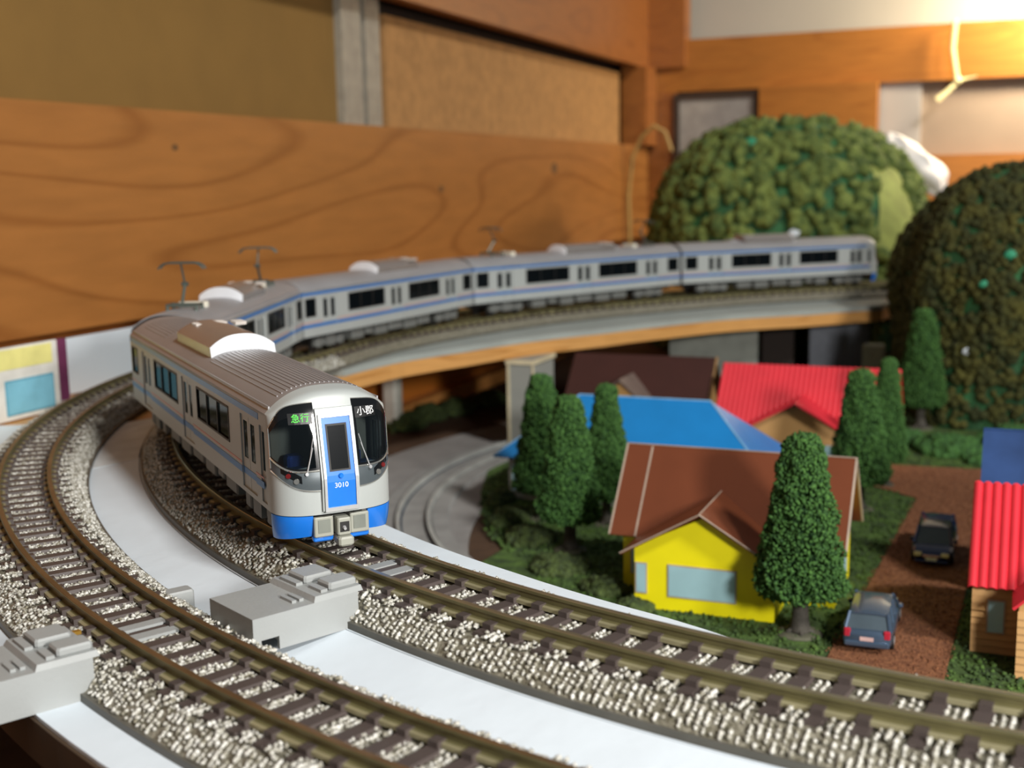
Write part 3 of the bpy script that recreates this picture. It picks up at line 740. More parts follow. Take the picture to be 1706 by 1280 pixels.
for (x, y, wd, rz, mt, lb) in ((-140, 600, 44, 20, mat('dark_grey_card', '#8a8d86', .8), 'dull grey card panel under the platform behind the dark roofed house'),
                         (-84, 640, 30, 20, mat('slate_card', '#70747c', .8), 'slate grey panel under the platform left of the dark hill')):
    tag(MB().box(-wd/2, wd/2, -1.5, 1.5, 0, 34).build('support_panel', mt, None, (x, y, -50), math.radians(rz)), lb, 'panel')
tag(MB().rbox(-5, 5, -4, 4, 0, 26, .6).build('pillar_block', mat('pale_block', '#8d9180', .8), None, (-64, 617, -50)), 'pale weathered block under the platform end beside the dark hill', 'pillar')
tag(MB().box(-8, 8, -2, 2, 0, 34).build('portal_shade', gap_shade, None, (-112, 622, -50), math.radians(20)), 'black block painted as tunnel portal shade under the platform between two grey panels', 'portal')  # solid black block stands in for the shade inside the opening

# ------------------------------------------------------------------ village ground
G = -50.
def poly_plate(name, pts, z0, z1, mt, fuzz=0):
    cx = sum(p[0] for p in pts)/len(pts); cy = sum(p[1] for p in pts)/len(pts); n = len(pts)
    vs = [(x-cx, y-cy, z1-z0) for x, y in pts]+[(x-cx, y-cy, 0) for x, y in pts]
    # orientation
    area_ = sum(pts[i][0]*pts[(i+1)%n][1]-pts[(i+1)%n][0]*pts[i][1] for i in range(n))
    top = tuple(range(n)) if area_ > 0 else tuple(range(n-1,-1,-1))
    fs = [top, tuple(n+i for i in reversed(top))]+[((i+1)%n, i, n+i, n+(i+1)%n) if area_ > 0 else (i, (i+1)%n, n+(i+1)%n, n+i) for i in range(n)]
    return MB().add(vs, fs).build(name, mt, None, (cx, cy, z0))
gr = poly_plate('village_lawn', [(-140,296),(-110,250),(-60,240),(200,240),(220,560),(-60,600),(-200,560),(-196,440),(-184,417),(-172,382),(-155,347),(-138,322)], -50.9, -50.1, grass)
tag(gr, 'flocked green lawn board under the village houses', 'lawn', kind='stuff')
rd = poly_plate('dirt_road', [(-37.5,240),(-11.5,240),(-8.6,340),(-4,455),(60,455),(60,475),(-42,468),(-45,434),(-28,420)], -50.1, -49.75, soil)
tag(rd, 'brown dirt road with two parked cars', 'road')
rb = ring('lower_roadbed', asphalt, 120, 275, lambda a: 196 if a < 190 else 196+0*(a), lambda a: 262, -50.95, -50.5, 50)
tag(rb, 'wide grey concrete roadbed on the lower level under the curved platform', 'roadbed')
# lower curved track
C2 = np.array([-31., 412.]); LP = np.array([C2+163*np.array([math.cos(math.radians(a)), math.sin(math.radians(a))]) for a in np.arange(240, 120, -.5)])
_p, _d = LP[0], LP[0]-LP[1]; _d = _d/np.linalg.norm(_d)
LP = np.r_[np.array([_p+_d*k for k in np.arange(150, 0, -1.4)]), LP]
lt = thing('lower_track', 'sunken curved grey track on the lower level between the train and the lawn', 'track', (C2[0]-163, C2[1], -50.5))
Q = LP-np.array([C2[0]-163, C2[1]])
loft(Q, [(-11.5,0),(-11.2,1.2),(-6.3,1.2),(-6.3,.9),(6.3,.9),(6.3,1.2),(11.2,1.2),(11.5,0)], 2).build('roadbed', mat('grey_track_bed', '#8f8f8d', .6, 0, .1, 8), lt)
for s in (-4.9, 4.9):
    loft(Q, [(s-.6,.9),(s-.6,2.4),(s+.6,2.4),(s+.6,.9)], 2).build('rail', mat('rail_painted', '#a8aaa6', .4), lt)
    loft(Q, [(s*.78-.35,.9),(s*.78-.35,1.0),(s*.78+.35,1.0),(s*.78+.35,.9)], 2).build('flangeway', mat('flangeway_dark', '#34404e', .5), lt)

# grass tufts: tiny blades scattered on the lawn
def inpoly(x, y, P):
    r = False; j = len(P)-1
    for i in range(len(P)):
        if (P[i][1] > y) != (P[j][1] > y) and x < (P[j][0]-P[i][0])*(y-P[i][1])/(P[j][1]-P[i][1])+P[i][0]: r = not r
        j = i
    return r
LAWN = [(-150,335),(-128,312),(-105,285),(-60,240),(40,240),(60,480),(-60,520),(-170,500),(-180,410),(-165,365)]
ROAD = [(-38.5,240),(-11,240),(-8,340),(-3,455),(60,455),(60,476),(-43,469),(-46,434),(-29,420)]
pts = []
while len(pts) < 15000:
    x, y = random.uniform(-180, 40), random.uniform(240, 500)
    if inpoly(x, y, LAWN) and not inpoly(x, y, ROAD): pts.append((x, y, G+random.uniform(-.2, .35)))
o = put(scatter_mesh('grass_tufts', pts, np.random.uniform(.3, .8, len(pts)), grass), 'grass_tufts')
tag(o, 'short green grass flock covering the village lawn', 'grass', kind='stuff')
pts = []
while len(pts) < 4500:
    x, y = random.uniform(-46, 0), random.uniform(255, 468)
    if inpoly(x, y, ROAD): pts.append((x, y, -49.7+random.uniform(-.1, .1)))
o = put(scatter_mesh('road_grit', pts, np.random.uniform(.15, .38, len(pts)), soil), 'road_grit')
tag(o, 'coarse brown grit strewn over the dirt road', 'grit', kind='stuff')

# bushes
def bush(x, y, rx, ry, h, label, mt=leaf2, group=None, z=G):
    n = int(120+18*rx*ry); q = np.random.normal(size=(n,3)); q /= np.linalg.norm(q, axis=1)[:,None]; q[:,2] = abs(q[:,2])
    q *= np.random.uniform(.75, 1.05, (n,1)); q = q*np.array([rx*.8, ry*.8, h*.62])*(1+.3*np.array([[noise.noise(Vector(p)*2.5)] for p in q]))
    o = put(scatter_mesh('bush', q, np.random.uniform(.8, 1.7, n), mt), 'bush', None, (x, y, z)); tag(o, label, 'bush', group)
bush(-134, 333, 8, 9, 5, 'low dark green bush on the lawn edge below the left pair of conifers')
bush(-148, 351, 6, 10, 5, 'low brownish bush on the lawn edge left of the conifer pair')
bush(-116, 310, 9, 9, 4, 'mossy green bush between the white card strip and the left conifers')
bush(-98, 296, 7, 5, 4, 'small bush beside the left corner of the yellow house')
bush(-86, 284, 5, 3.5, 3.5, 'small rounded bush in front of the yellow house wall')
bush(-160, 372, 4, 8, 5, 'dark bush beside the grey wall of the blue roofed house')
for (x, y, a, lb) in ((-252,480,9,'dark hedge clump at the foot of the orange wall, just behind the front car'),(-252,502,9,'second hedge clump along the foot of the orange wall'),(-246,520,8,'third hedge clump along the foot of the orange wall'),(-240,545,9,'hedge clump at the foot of the orange wall beside the grey pier')):
    bush(x, y, a, 13, 8, lb, leaf2)
for (x, y, rx, ry, h, lb) in ((-22,498,16,14,9,'broad green shrub between the road end and the dark hill'),(2,510,16,16,13,'taller green shrub behind the navy roofed house'),(-40,512,9,10,7,'small green shrub behind the right pair of conifers'),(-8,482,9,6,4,'low yellowish green shrub at the end of the dirt road')):
    bush(x, y, rx, ry, h, lb, mat('shrub_green', '#3f6a2c', .85, 0, .4, 2, col2='#264a20'))
bush(-150, 565, 9, 7, 30, 'bright green shrub in the dark under the rear platform', mat('bright_leaf', '#5a9a2c', .8, 0, .3, 2))

# ------------------------------------------------------------------ houses
def gable_prism(mb, x0, x1, y0, y1, zb, ze, zr, axis):
    """solid walls with gables; axis = ridge direction"""
    if axis == 'x':
        ym = (y0+y1)/2
        mb.add([(x0,y0,zb),(x1,y0,zb),(x1,y1,zb),(x0,y1,zb),(x0,y0,ze),(x1,y0,ze),(x1,y1,ze),(x0,y1,ze),(x0,ym,zr),(x1,ym,zr)],
          [(3,2,1,0),(0,1,5,4),(1,2,6,9,5),(2,3,7,6),(3,0,4,8,7),(4,5,9,8),(6,7,8,9)])
    else:
        xm = (x0+x1)/2
        mb.add([(x0,y0,zb),(x1,y0,zb),(x1,y1,zb),(x0,y1,zb),(x0,y0,ze),(x1,y0,ze),(x1,y1,ze),(x0,y1,ze),(xm,y0,zr),(xm,y1,zr)],
          [(3,2,1,0),(0,1,5,8,4),(1,2,6,5),(2,3,7,9,6),(3,0,4,7),(5,6,9,8),(7,4,8,9)])
    return mb
def window(par, x0, x1, z0, z1, y, nx=0, framem=cardedge, panem=pane, axis='y'):
    if axis == 'y':
        fr = MB().box(x0-.35, x1+.35, y-.25, y+.1, z0-.35, z1+.35).build('window', framem, par); MB().box(x0, x1, y-.35, y-.2, z0, z1).build('pane', panem, fr)
    else:
        fr = MB().box(y-.1, y+.25, x0-.35, x1+.35, z0-.35, z1+.35).build('window', framem, par); MB().box(y+.2, y+.35, x0, x1, z0, z1).build('pane', panem, fr)
def corr(p00, p10, p01, p11, n, amp, t=.5):
    """corrugated sheet, ribs run from p0x to p1x"""
    a, b, c_, d = map(Vector, (p00, p10, p01, p11)); nn = (b-a).cross(c_-a).normalized()
    if nn.z < 0: nn = -nn
    nu = n*8
    def fn(u, v):
        p = (a*(1-u)+b*u)*(1-v)+(c_*(1-u)+d*u)*v
        s = abs(math.sin(u*n*PI)); return p+nn*amp*(s**.8)
    return MB().sheet(fn, nu, 1, -nn*t)

# yellow house; local origin at its front wing corner on the ground
ox, oy = -67., 316.
h = thing('yellow_house', 'yellow card house with brown roof and front gable beside the front conifer', 'house', (ox, oy, G))
Z = lambda z: z-G
w_ = MB(); gable_prism(w_, -27.4, 28, -14, 14, 0, Z(-34.2), Z(-14.6), 'x'); w_.build('wall', yellow, h)
w_ = MB(); gable_prism(w_, -19.8, 15.6, -29, -9, 0, Z(-34), Z(-25.2), 'y'); w_.build('front_wing', yellow, h)
window(h, -10.8, 6.0, 4.0, 11.8, -29); window(h, -19.2, -16.8, 4.2, 11.6, -29)
window(h, 19, 25, 4, 11, -14); window(h, -8, 6, 3.5, 12.5, 28, axis='x'); window(h, -25, -21.5, 4, 11, -14)
ye, yr_, ze, zr = 17.5, 0, Z(-35.0), Z(-13.9)
MB().slab([(-30.2,-ye,ze),(30.6,-ye,ze),(30.6,0,zr),(-30.2,0,zr)], .5).build('roof', brownroof, h)
MB().slab([(30.6,ye,ze),(-30.2,ye,ze),(-30.2,0,zr),(30.6,0,zr)], .5).build('roof', brownroof, h)
e = MB()
for x in (-30.5, 30.6):
    for s_g in (-1, 1): e.slab([(x,s_g*ye,ze+.05),(x+.5,s_g*ye,ze+.05),(x+.5,0,zr+.1),(x,0,zr+.1)] if s_g < 0 else [(x+.5,ye,ze+.05),(x,ye,ze+.05),(x,0,zr+.1),(x+.5,0,zr+.1)], .7)
e.box(-30.2, 30.6, -.25, .25, zr-.1, zr+.12); e.slab([(-23.4,-ye,ze+.06),(-22.9,-ye,ze+.06),(-22.9,0,zr+.06),(-23.4,0,zr+.06)], .1)
e.build('card_edge', cardedge, h)
wx = -2.3; zt = Z(-23.4)
for nm, pl in (('left', [(-22.6,-32.5,Z(-35)),(wx,-32.5,zt),(wx,-8.2,zt),(-22.6,-17.6,Z(-35))]), ('right', [(wx,-32.5,zt),(14.8+2,-32.5,Z(-35)),(14.8+2,-17.6,Z(-35)),(wx,-8.2,zt)])):
    MB().slab(pl, .5).build('wing_roof', brownroof, h)
e = MB().tube([(-22.6,-32.6,Z(-35)),(wx,-32.6,zt),(16.8,-32.6,Z(-35))], .2, 6).tube([(wx,-32.5,zt+.1),(wx,-8.2,zt+.1)], .16, 6).build('wing_edge', cardedge, h)

# red roofed house on the right edge
h = thing('red_roofed_house', 'tan clapboard house with shiny red corrugated roof at the right edge', 'house', (12, 300, G))
w_ = MB(); gable_prism(w_, -18.2, 40, -15.6, 15.6, 0, Z(-34.2), Z(-15.6), 'x'); w_.build('wall', tan, h)
w_ = MB(); gable_prism(w_, -8.6, 16, -28.6, -10, 0, Z(-33), Z(-23), 'y'); w_.build('front_wing', tan, h)
nb = 9
for k in range(nb):
    z0 = k*15.0/nb
    for (a, b, y) in ((-18.4, -8.7, -15.6), (-8.8, 16.2, -28.6)):
        MB().hexa([(a,y-.45,z0),(b,y-.45,z0),(b,y+.1,z0),(a,y+.1,z0)], [(a,y-.1,z0+15./nb-.1),(b,y-.1,z0+15./nb-.1),(b,y+.1,z0+15./nb-.1),(a,y+.1,z0+15./nb-.1)]).build('clapboard', tan, h)
window(h, -14.8, -11.6, 5.2, 12.4, -16.0)
corr((-19.4,-18.6,Z(-33.9)), (42,-18.6,Z(-33.9)), (-19.4,0,Z(-14.4)), (42,0,Z(-14.4)), 30, .7).build('roof', mat('red_roof_shiny', '#d83440', .2, 0, .05, coat=.4), h)
corr((-19.4,18.6,Z(-33.9)), (42,18.6,Z(-33.9)), (-19.4,0,Z(-14.4)), (42,0,Z(-14.4)), 30, .75).build('roof', redroof, h)
MB().slab([(-10.0,-30.4,Z(-34.0)),(3.7,-30.4,Z(-21.0)),(3.7,-6,Z(-21.0)),(-10.0,-18,Z(-34.0))], .6).build('wing_roof', redroof, h)
MB().slab([(3.7,-30.4,Z(-21.0)),(18,-30.4,Z(-34.0)),(18,-18,Z(-34.0)),(3.7,-6,Z(-21.0))], .6).build('wing_roof', redroof, h)

# navy roofed house behind it
h = thing('navy_roofed_house', 'house with plain navy blue roof behind the red corrugated roof at right', 'house', (22, 341, G))
w_ = MB(); gable_prism(w_, -27, 30, -15, 15, 0, Z(-33), Z(-10.5), 'x'); w_.build('wall', mat('grey_house_wall', '#8a8a86', .6), h)
MB().slab([(-28.6,-17.5,Z(-33.5)),(32,-17.5,Z(-33.5)),(32,0,Z(-9)),(-28.6,0,Z(-9))], .6).build('roof', navyroof, h)
MB().slab([(32,17.5,Z(-33.5)),(-28.6,17.5,Z(-33.5)),(-28.6,0,Z(-9)),(32,0,Z(-9))], .6).build('roof', navyroof, h)

# blue hip roofed house
h = thing('blue_roofed_house', 'house with bright blue hip roof behind the yellow house', 'house', (-117, 395, G))
MB().box(-42, 42, -17.5, 17.5, 0, 15.5).build('wall', mat('pale_grey_wall', '#9b9a92', .6), h)
window(h, -41, -37.5, 3, 12, -17.5)
window(h, -20, -10, 3, 12, -17.5)
P = [(-46.5,-20.5,Z(-34.8)),(47,-20.5,Z(-34.8)),(47,20.5,Z(-34.8)),(-46.5,20.5,Z(-34.8)),(-22,0,Z(-15.6)),(24,0,Z(-15.6))]
MB().slab([P[0],P[1],P[5],P[4]], .6).build('roof_slope', blueroof, h); MB().slab([P[1],P[2],P[5]], .6).build('roof_slope', blueroof, h)
MB().slab([P[2],P[3],P[4],P[5]], .6).build('roof_slope', blueroof, h); MB().slab([P[3],P[0],P[4]], .6).build('roof_slope', blueroof, h)
MB().tube([P[0], P[4], P[5], P[1]], .35, 6).build('ridge', mat('pale_blue_edge', '#7fb4dc', .4), h)

# rear red roofed house
h = thing('red_roofed_house', 'tan house with matte red ribbed roof and gable in the middle of the village', 'house', (-72, 470, G))
w_ = MB(); gable_prism(w_, -31, 31, -15, 15, 0, Z(-33), Z(-15.5), 'x'); w_.build('wall', tan, h)
w_ = MB(); gable_prism(w_, -17, 15, -26, -10, 0, Z(-32.6), Z(-24.6), 'y'); w_.build('front_wing', tan, h)
window(h, 9, 13, 4, 11, -26)
corr((-33.5,-18,Z(-34)), (33.5,-18,Z(-34)), (-33.5,0,Z(-14)), (33.5,0,Z(-14)), 34, .45).build('roof', redroof, h)
corr((-33.5,18,Z(-34)), (33.5,18,Z(-34)), (-33.5,0,Z(-14)), (33.5,0,Z(-14)), 34, .45).build('roof', redroof, h)
MB().slab([(-19.5,-28.5,Z(-33.6)),(-1,-28.5,Z(-23.2)),(-1,-7,Z(-23.2)),(-19.5,-17,Z(-33.6))], .6).build('wing_roof', redroof, h)
MB().slab([(-1,-28.5,Z(-23.2)),(17.5,-28.5,Z(-33.6)),(17.5,-17,Z(-33.6)),(-1,-7,Z(-23.2))], .6).build('wing_roof', redroof, h)

# dark brown roofed house
h = thing('dark_roofed_house', 'house with very dark brown roof behind the blue roof', 'house', (-141, 481, G))
w_ = MB(); gable_prism(w_, -27, 27, -15, 15, 0, Z(-33), Z(-15), 'x'); w_.build('wall', tan, h)
MB().slab([(-30,-18,Z(-33.5)),(30,-18,Z(-33.5)),(30,0,Z(-13.5)),(-30,0,Z(-13.5))], .6).build('roof', dkroof, h)
MB().slab([(30,18,Z(-33.5)),(-30,18,Z(-33.5)),(-30,0,Z(-13.5)),(30,0,Z(-13.5))], .6).build('roof', dkroof, h)
e = MB().slab([(30,-18,Z(-33.4)),(30.8,-18,Z(-33.4)),(30.8,0,Z(-13.2)),(30,0,Z(-13.2))], .7).build('card_edge', mat('tan_edge', '#9a7a50', .6), h)
w_ = MB(); gable_prism(w_, -14, 8, -24, -10, 0, Z(-29.5), Z(-21.5), 'y'); w_.build('front_wing', mat('tan_bright', '#d0a060', .6), h)
wr = mat('wing_roof_grey', '#6c5c54', .5)
MB().slab([(-16,-26,Z(-31)),(-3,-26,Z(-20)),(-3,-6,Z(-20)),(-16,-14,Z(-31))], .5).build('wing_roof', wr, h)
MB().slab([(-3,-26,Z(-20)),(10,-26,Z(-31)),(10,-14,Z(-31)),(-3,-6,Z(-20))], .5).build('wing_roof', wr, h)

# ------------------------------------------------------------------ conifers
def conifer_meshes(seed):
    rs = np.random.RandomState(seed); n = 8200; hh = rs.uniform(0, 1, n)**1.25; ang = rs.uniform(0, 2*PI, n)
    H0, H1 = 10.5, 48.5; z = H0+(H1-H0)*hh
    rad = (10.6*(1-hh)+3.7*hh)*np.where(hh > .95, np.sqrt(np.clip(1-((hh-.95)/.05)**2, 0.05, 1)), 1)*(1-.22*np.exp(-((hh)/.03)**2))
    rad *= 1+.04*np.sin(ang*3+hh*11+seed)+.035*np.sin(ang*7+hh*23)
    nn_ = np.array([noise.noise(Vector((math.cos(a_)*r_*.33, math.sin(a_)*r_*.33, z_*.33+seed))) for a_, r_, z_ in zip(ang, rad, z)]); rad = rad*(1+.08*nn_)*rs.uniform(.84, 1.08, n)+.7*nn_
    P = np.c_[rad*np.cos(ang), rad*np.sin(ang), z-rs.uniform(0,.5,n)]
    cap = rs.uniform(-1, 1, (160,2))*2.2; P = np.r_[P, np.c_[cap, 48.0-.22*(cap**2).sum(1)]]
    lw = rs.uniform(0, 2*PI, 700); lr = rs.uniform(2, 9.6, 700); P = np.r_[P, np.c_[lr*np.cos(lw), lr*np.sin(lw), 10.4+rs.uniform(-.9, .9, 700)]]
    leafm = scatter_mesh('foliage', P, rs.uniform(.35, .95, len(P)), leaf, squash=(1,.7,.45))
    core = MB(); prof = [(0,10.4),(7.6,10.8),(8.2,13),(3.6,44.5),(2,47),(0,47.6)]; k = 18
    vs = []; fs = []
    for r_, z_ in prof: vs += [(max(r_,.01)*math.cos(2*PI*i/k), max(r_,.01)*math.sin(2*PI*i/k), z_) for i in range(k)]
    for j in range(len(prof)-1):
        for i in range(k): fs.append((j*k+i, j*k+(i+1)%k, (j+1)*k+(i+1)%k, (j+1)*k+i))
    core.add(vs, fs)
    trunk = MB().tube([(0,0,.8),(.15,0,4),(0,.1,11.5)], [2.6, 2.0, 1.9], 12)
    for a in range(5):
        q = a*1.26; trunk.tube([(0,0,1.6),(2.1*math.cos(q),2.1*math.sin(q),.9),(3.4*math.cos(q),3.4*math.sin(q),.6)], [1.0,.8,.3], 6)
    disc = MB().cyl((0,0,0), (0,0,.45), 5.6, 4.6, 13)
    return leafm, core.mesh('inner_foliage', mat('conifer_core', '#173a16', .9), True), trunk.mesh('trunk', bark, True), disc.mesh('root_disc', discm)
CM = [conifer_meshes(1), conifer_meshes(5)]
def conifer(x, y, h, label, k=0, wd=1., rz=0, tilt=0):
    t = thing('conifer', label, 'tree', (x, y, G), rz); s = h/48.7; t.scale = (s*wd, s*wd, s)
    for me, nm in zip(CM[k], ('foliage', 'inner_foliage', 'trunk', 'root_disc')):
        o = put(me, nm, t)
    return t
conifer(-44.5, 282.5, 48.9, 'tall conifer standing in front of the right end of the yellow house', 0)
conifer(-119, 328, 46.6, 'front conifer of the left cluster, overlapping the one behind it', 1, .93, 1)
conifer(-139, 357, 47.6, 'conifer behind and left of the front one, beside the grey pier', 0, .88, 2)
conifer(-117, 357, 45.5, 'slim conifer between the left cluster and the brown roof', 1, .8, 3)
conifer(-45, 401, 46.5, 'front conifer of the pair right of the rear red roof', 0, .95, 4)
conifer(-40, 436, 45.5, 'rear slimmer conifer of the pair right of the rear red roof', 1, .72, 5)
conifer(-36, 543, 52, 'shaded conifer standing against the dark hill', 0, .9, 2.5)

# ------------------------------------------------------------------ parked cars
def make_auto(label, loc, rz, paint, wagon=True, rearcol=None):
    t = thing('parked_car', label, 'car', loc, rz)
    L_, Wd = 30., 11.2; t.scale = (1, 1, .9)
    # stations along x: (x, half width at waist, z lower, z waist, roof half width, z roof)
    st = [(-15,4.6,2.6,5.2), (-14.4,5.2,1.7,5.9), (-10,5.6,1.5,6.1), (0,5.6,1.5,5.9), (8,5.5,1.5,5.6), (13,5.1,1.6,4.9), (14.7,4.4,1.9,4.0), (15,3.9,2.4,3.4)]
    vs = []; fs = []; k = 8
    for x, hw, zl, zw in st:
        vs += [(x,-hw*.82,zl),(x,-hw,zl+1.0),(x,-hw,zw-.7),(x,-hw*.86,zw),(x,hw*.86,zw),(x,hw,zw-.7),(x,hw,zl+1.0),(x,hw*.82,zl)]
    for i in range(len(st)-1):
        for j in range(k): q = (j+1) % k; fs.append((i*k+j, (i+1)*k+j, (i+1)*k+q, i*k+q))
    fs += [tuple(range(k)), tuple(range((len(st)-1)*k+k-1, (len(st)-1)*k-1, -1))]
    MB().add(vs, fs).build('body', paint, t, smooth=True)
    xr = -13.6 if wagon else -11
    cab = [(xr, 4.5, 5.8), (xr+2.6, 4.1, 9.4), (-2, 4.2, 10.0), (3.0, 4.1, 9.6), (8.2, 4.6, 5.6)]
    def prof(x0_, hwb, hwr): pass
    b = MB().hexa([(xr,-4.9,5.6),(8.6,-4.9,5.4),(8.6,4.9,5.4),(xr,4.9,5.6)], [(xr+2.4,-4.1,9.5),(3.2,-4.1,9.6),(3.2,4.1,9.6),(xr+2.4,4.1,9.5)])
    b.build('cabin', mat('auto_glass', '#4a565e', .08), t)
    def rr(u, v): x = xr+1.9+(3.6-xr-1.9)*u; y = (v*2-1)*4.25; return (x, y, 9.62+.5*math.sin(PI*u)**.7*(1-(v*2-1)**4*.5)-.25*abs(v*2-1)**3)
    MB().sheet(rr, 10, 8, (0,0,-.35)).build('roof', paint, t, smooth=True)
    pil = MB()
    for sgn in (1, -1):
        for (xa, xb_) in ((xr, xr+2.3), (-6, -5.6), (.2, .2), (8.4, 3.2)):
            pil.tube([(xa, sgn*4.95, 5.5), (xb_, sgn*4.2, 9.6)], .42, 6)
    pil.build('pillar', paint, t)
    wh = MB().cyl((0,-.9,0), (0,.9,0), 2.2, n=18).mesh('wheel', mat('tyre', '#151515', .7)); hub = MB().cyl((0,-.98,0), (0,.98,0), 1.2, n=12).mesh('hub', doorframe)
    for x in (-9.6, 9.4):
        for sgn in (1, -1): q = put(wh, 'wheel', t, (x, sgn*4.75, 2.2)); put(hub, 'hub', q)
    for sgn in (1, -1):
        MB().rbox(-15.1, -14.1, *sorted((sgn*3.6, sgn*5.1)), 4.2, 6.4, .25).build('tail_light', mat('auto_tail_red', '#b0283a', .25), t)
        MB().rbox(13.6, 15.0, *sorted((sgn*2.5, sgn*4.6)), 3.4, 4.6, .25).build('headlight', mat('auto_lamp', '#c9c39a', .2), t)
        MB().rbox(5.0, 6.4, *sorted((sgn*5.3, sgn*6.4)), 5.4, 6.4, .25).build('mirror', paint, t)
    MB().box(-15.2, -14.9, -1.5, 1.5, 3.5, 4.5).build('rear_plate', mat('plate_pink', '#c9a9a4', .5), t)
    MB().box(14.9, 15.15, -1.5, 1.5, 2.3, 3.2).build('front_plate', mat('plate_white', '#c9c9c4', .5), t)
    MB().box(14.6, 15.05, -2.2, 2.2, 3.3, 4.0).build('grille', chrome, t)
    MB().rbox(-15.5, -14.4, -5.0, 5.0, 2.0, 3.4, .3).build('bumper', paint, t); MB().rbox(14.2, 15.3, -4.6, 4.6, 1.5, 2.4, .3).build('bumper', paint, t)
    return t
make_auto('silver blue hatchback seen from behind on the near end of the dirt road', (-28.3, 288.5, -49.8), math.radians(91), mat('auto_silver_blue', '#4d6076', .25, .4, .04, coat=.5))
make_auto('dark navy wagon facing the viewer farther up the dirt road', (-18.7, 358.5, -49.8), math.radians(-90), mat('auto_navy', '#16204c', .2, .2, .04, coat=.5))

# ------------------------------------------------------------------ hills
def hill(label, cx, cy, rx, ry, zb, zt, pw, mclump, n, csz, seed, bare=None, name='wooded_hill', sub=None):
    t = thing(name, label, 'hill', (cx, cy, zb)); H = zt-zb
    def surf(a, q, off=0):
        # q 0 base .. 1 summit
        rr = (max(0, 1-q**pw))**(1/pw)
        nz = 1+.10*noise.noise(Vector((math.cos(a)*1.6+seed, math.sin(a)*1.6, q*2.0)))*2
        r_ = rr*nz; return Vector(((rx*r_+off)*math.cos(a), (ry*r_+off)*math.sin(a), H*q))
    MB().grid(lambda u, v: surf(u*2*PI, math.sin(v*PI/2)*.9999), 64, 24).build('slope', terrain, t, smooth=True)
    rs = np.random.RandomState(seed); P = []; sz = []
    while len(P) < n:
        a = rs.uniform(0, 2*PI); q = rs.uniform(0, 1)**.85
        if q > .5 and rs.uniform() > (1-q**pw)**(1/pw)*1.2+.12: continue
        if bare and bare(a, q): continue
        if rs.uniform() < .04: continue
        p = surf(a, q, csz*.25); P.append(p[:]); sz.append(csz*rs.uniform(.6, 1.15))
    v, f = sub or ICO2
    vb = v*(1+.22*np.array([noise.noise(Vector(p)*2.1) for p in v]))[:,None]*(1+.12*np.random.uniform(-1,1,(len(v),1)))
    o = put(scatter_mesh('tree_clumps', P, np.array(sz), mclump, vb, f, (1,1,.85)), 'tree_clumps', t); stuff(o)
    return t, surf
t, sf = hill('green wooded hill in the far corner behind the last train cars', -145, 820, 97, 85, -50, 94, 2.6, clump1, 2000, 5.0, 3, bare=lambda a, q: (-.75 < ((a+PI) % (2*PI))-PI-(q-.6)*.9 < -.3) and .44 < q < .80)
MB().grid(lambda u, v: sf(-.75+(v-.4)*.35+.45*u, .44+.36*v, 1.0), 14, 12).build('lime_patch', lime, t, smooth=True, label='bare pale lime green slope')
for (a, q, r_, m_) in ((-1.35, .52, 4, paper), (-1.0, .40, 5, paper), (-1.75, .90, 5, lime2), (-1.1, .88, 3, lime2)):
    p = sf(a, q, 4); k = MB(); v, f = ICO1; k.add((v*np.array([r_, r_*.6, r_*.7])).tolist(), [tuple(x) for x in f.tolist()]); k.build('paint_patch', m_, t, loc=tuple(p), smooth=True)
t, sf = hill('dark brownish green wooded hill at the right edge, hiding the tail of the train', 7, 612, 63.5, 66, -50, 62, 2.6, clump2, 7000, 2.5, 9, sub=ICO1)
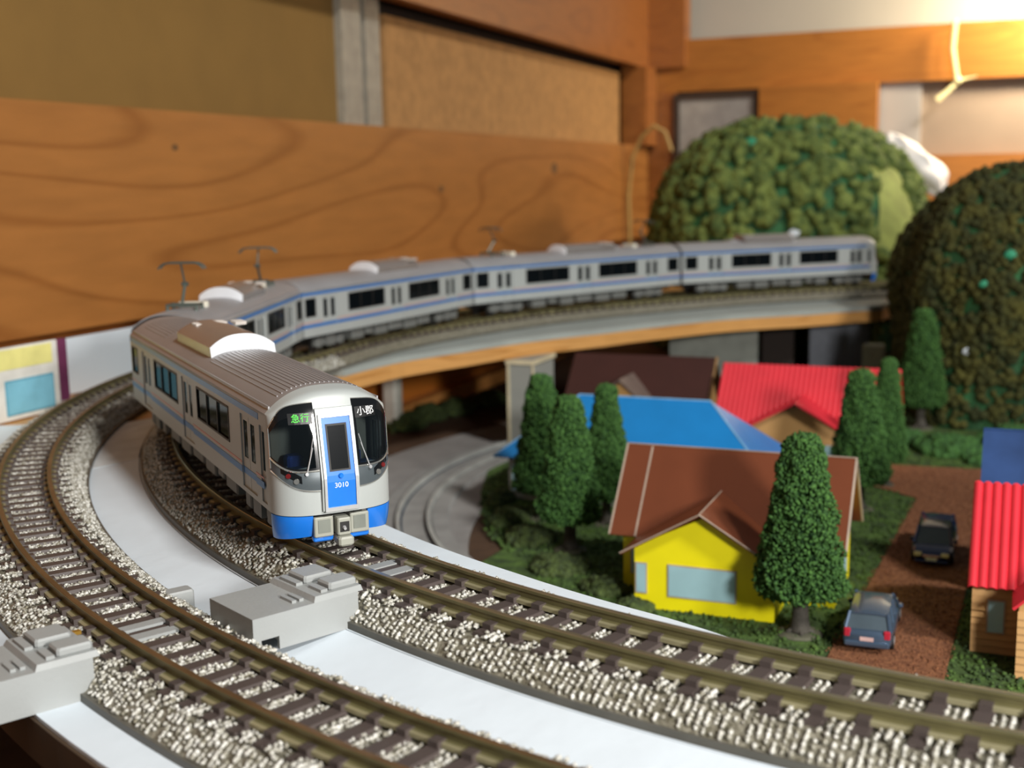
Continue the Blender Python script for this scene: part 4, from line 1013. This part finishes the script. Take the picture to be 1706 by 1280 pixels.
for (a, q, r_, m_) in ((-1.75, .66, 3, lime2), (-1.9, .55, 2.4, lime2), (-1.95, .3, 2.0, paper)):
    p = sf(a, q, 2.5); k = MB(); v, f = ICO1; k.add((v*np.array([r_, r_*.5, r_*.8])).tolist(), [tuple(x) for x in f.tolist()]); k.build('paint_patch', m_, t, loc=tuple(p), smooth=True)

# ------------------------------------------------------------------ bag, cord, cable
def bag(u, v):
    a = u*2*PI; q = v; p = Vector((0,0,0)); r_ = math.sin(PI*min(.999, max(.001, q)))**.6
    nz = 1+.35*noise.noise(Vector((math.cos(a)*1.7, math.sin(a)*1.7, q*4)))
    return ((16*r_*math.cos(a)*nz)+34*q-17, 9*r_*math.sin(a)*nz, 46*(1-q)-0)
tag(MB().grid(bag, 40, 30).build('plastic_bag', bagm, None, (-70, 905, 42), smooth=True), 'crumpled white plastic bag behind the right flank of the far hill', 'bag')
cord = thing('pull_cord', 'knotted cream cord hanging in front of the orange back beam', 'cord', (-50, 1004, 172))
def twist(pts, r, n=60, ph=0):
    P = np.array(pts, float); d = np.r_[0, np.cumsum(np.linalg.norm(np.diff(P, axis=0), axis=1))]; tt = np.linspace(0, d[-1], n)
    return [(np.interp(q, d, P[:,0])+r*math.cos(q*1.2+ph), np.interp(q, d, P[:,1])+r*math.sin(q*1.2+ph), np.interp(q, d, P[:,2])) for q in tt]
for ph in (0, PI): MB().tube(twist([(-2,0,0),(-3.4,0,-20),(0,0,-40),(1.5,0,-44)], 1.0, 70, ph), 1.15, 7).build('strand', ropem, cord)
MB().add(*(lambda v, f: ((v*np.array([3.3,3,3.0])+np.array([1,0,-44])).tolist(), [tuple(x) for x in f.tolist()]))(*ICO2)).build('knot', ropem, cord, smooth=True)
MB().tube([(0,0,-46),(-6,-1,-52),(-13,-2,-58)], [1.9,1.8,2.4], 8).build('loose_end', ropem, cord)
MB().tube([(1,0,-44),(8,0,-43),(15,0,-41.5)], [1.2,.8,.3], 8).build('frayed_end', ropem, cord)
tag(MB().tube([(-3,0,-60),(-2,0,0),(-3,0,38),(0,0,66),(8,0,84),(18,0,92),(27,0,87),(32,0,72)], 1.6, 8).build('looped_cable', cablem, None, (-288, 948, 8), smooth=True), 'beige cable looping up in the corner left of the far hill', 'cable')
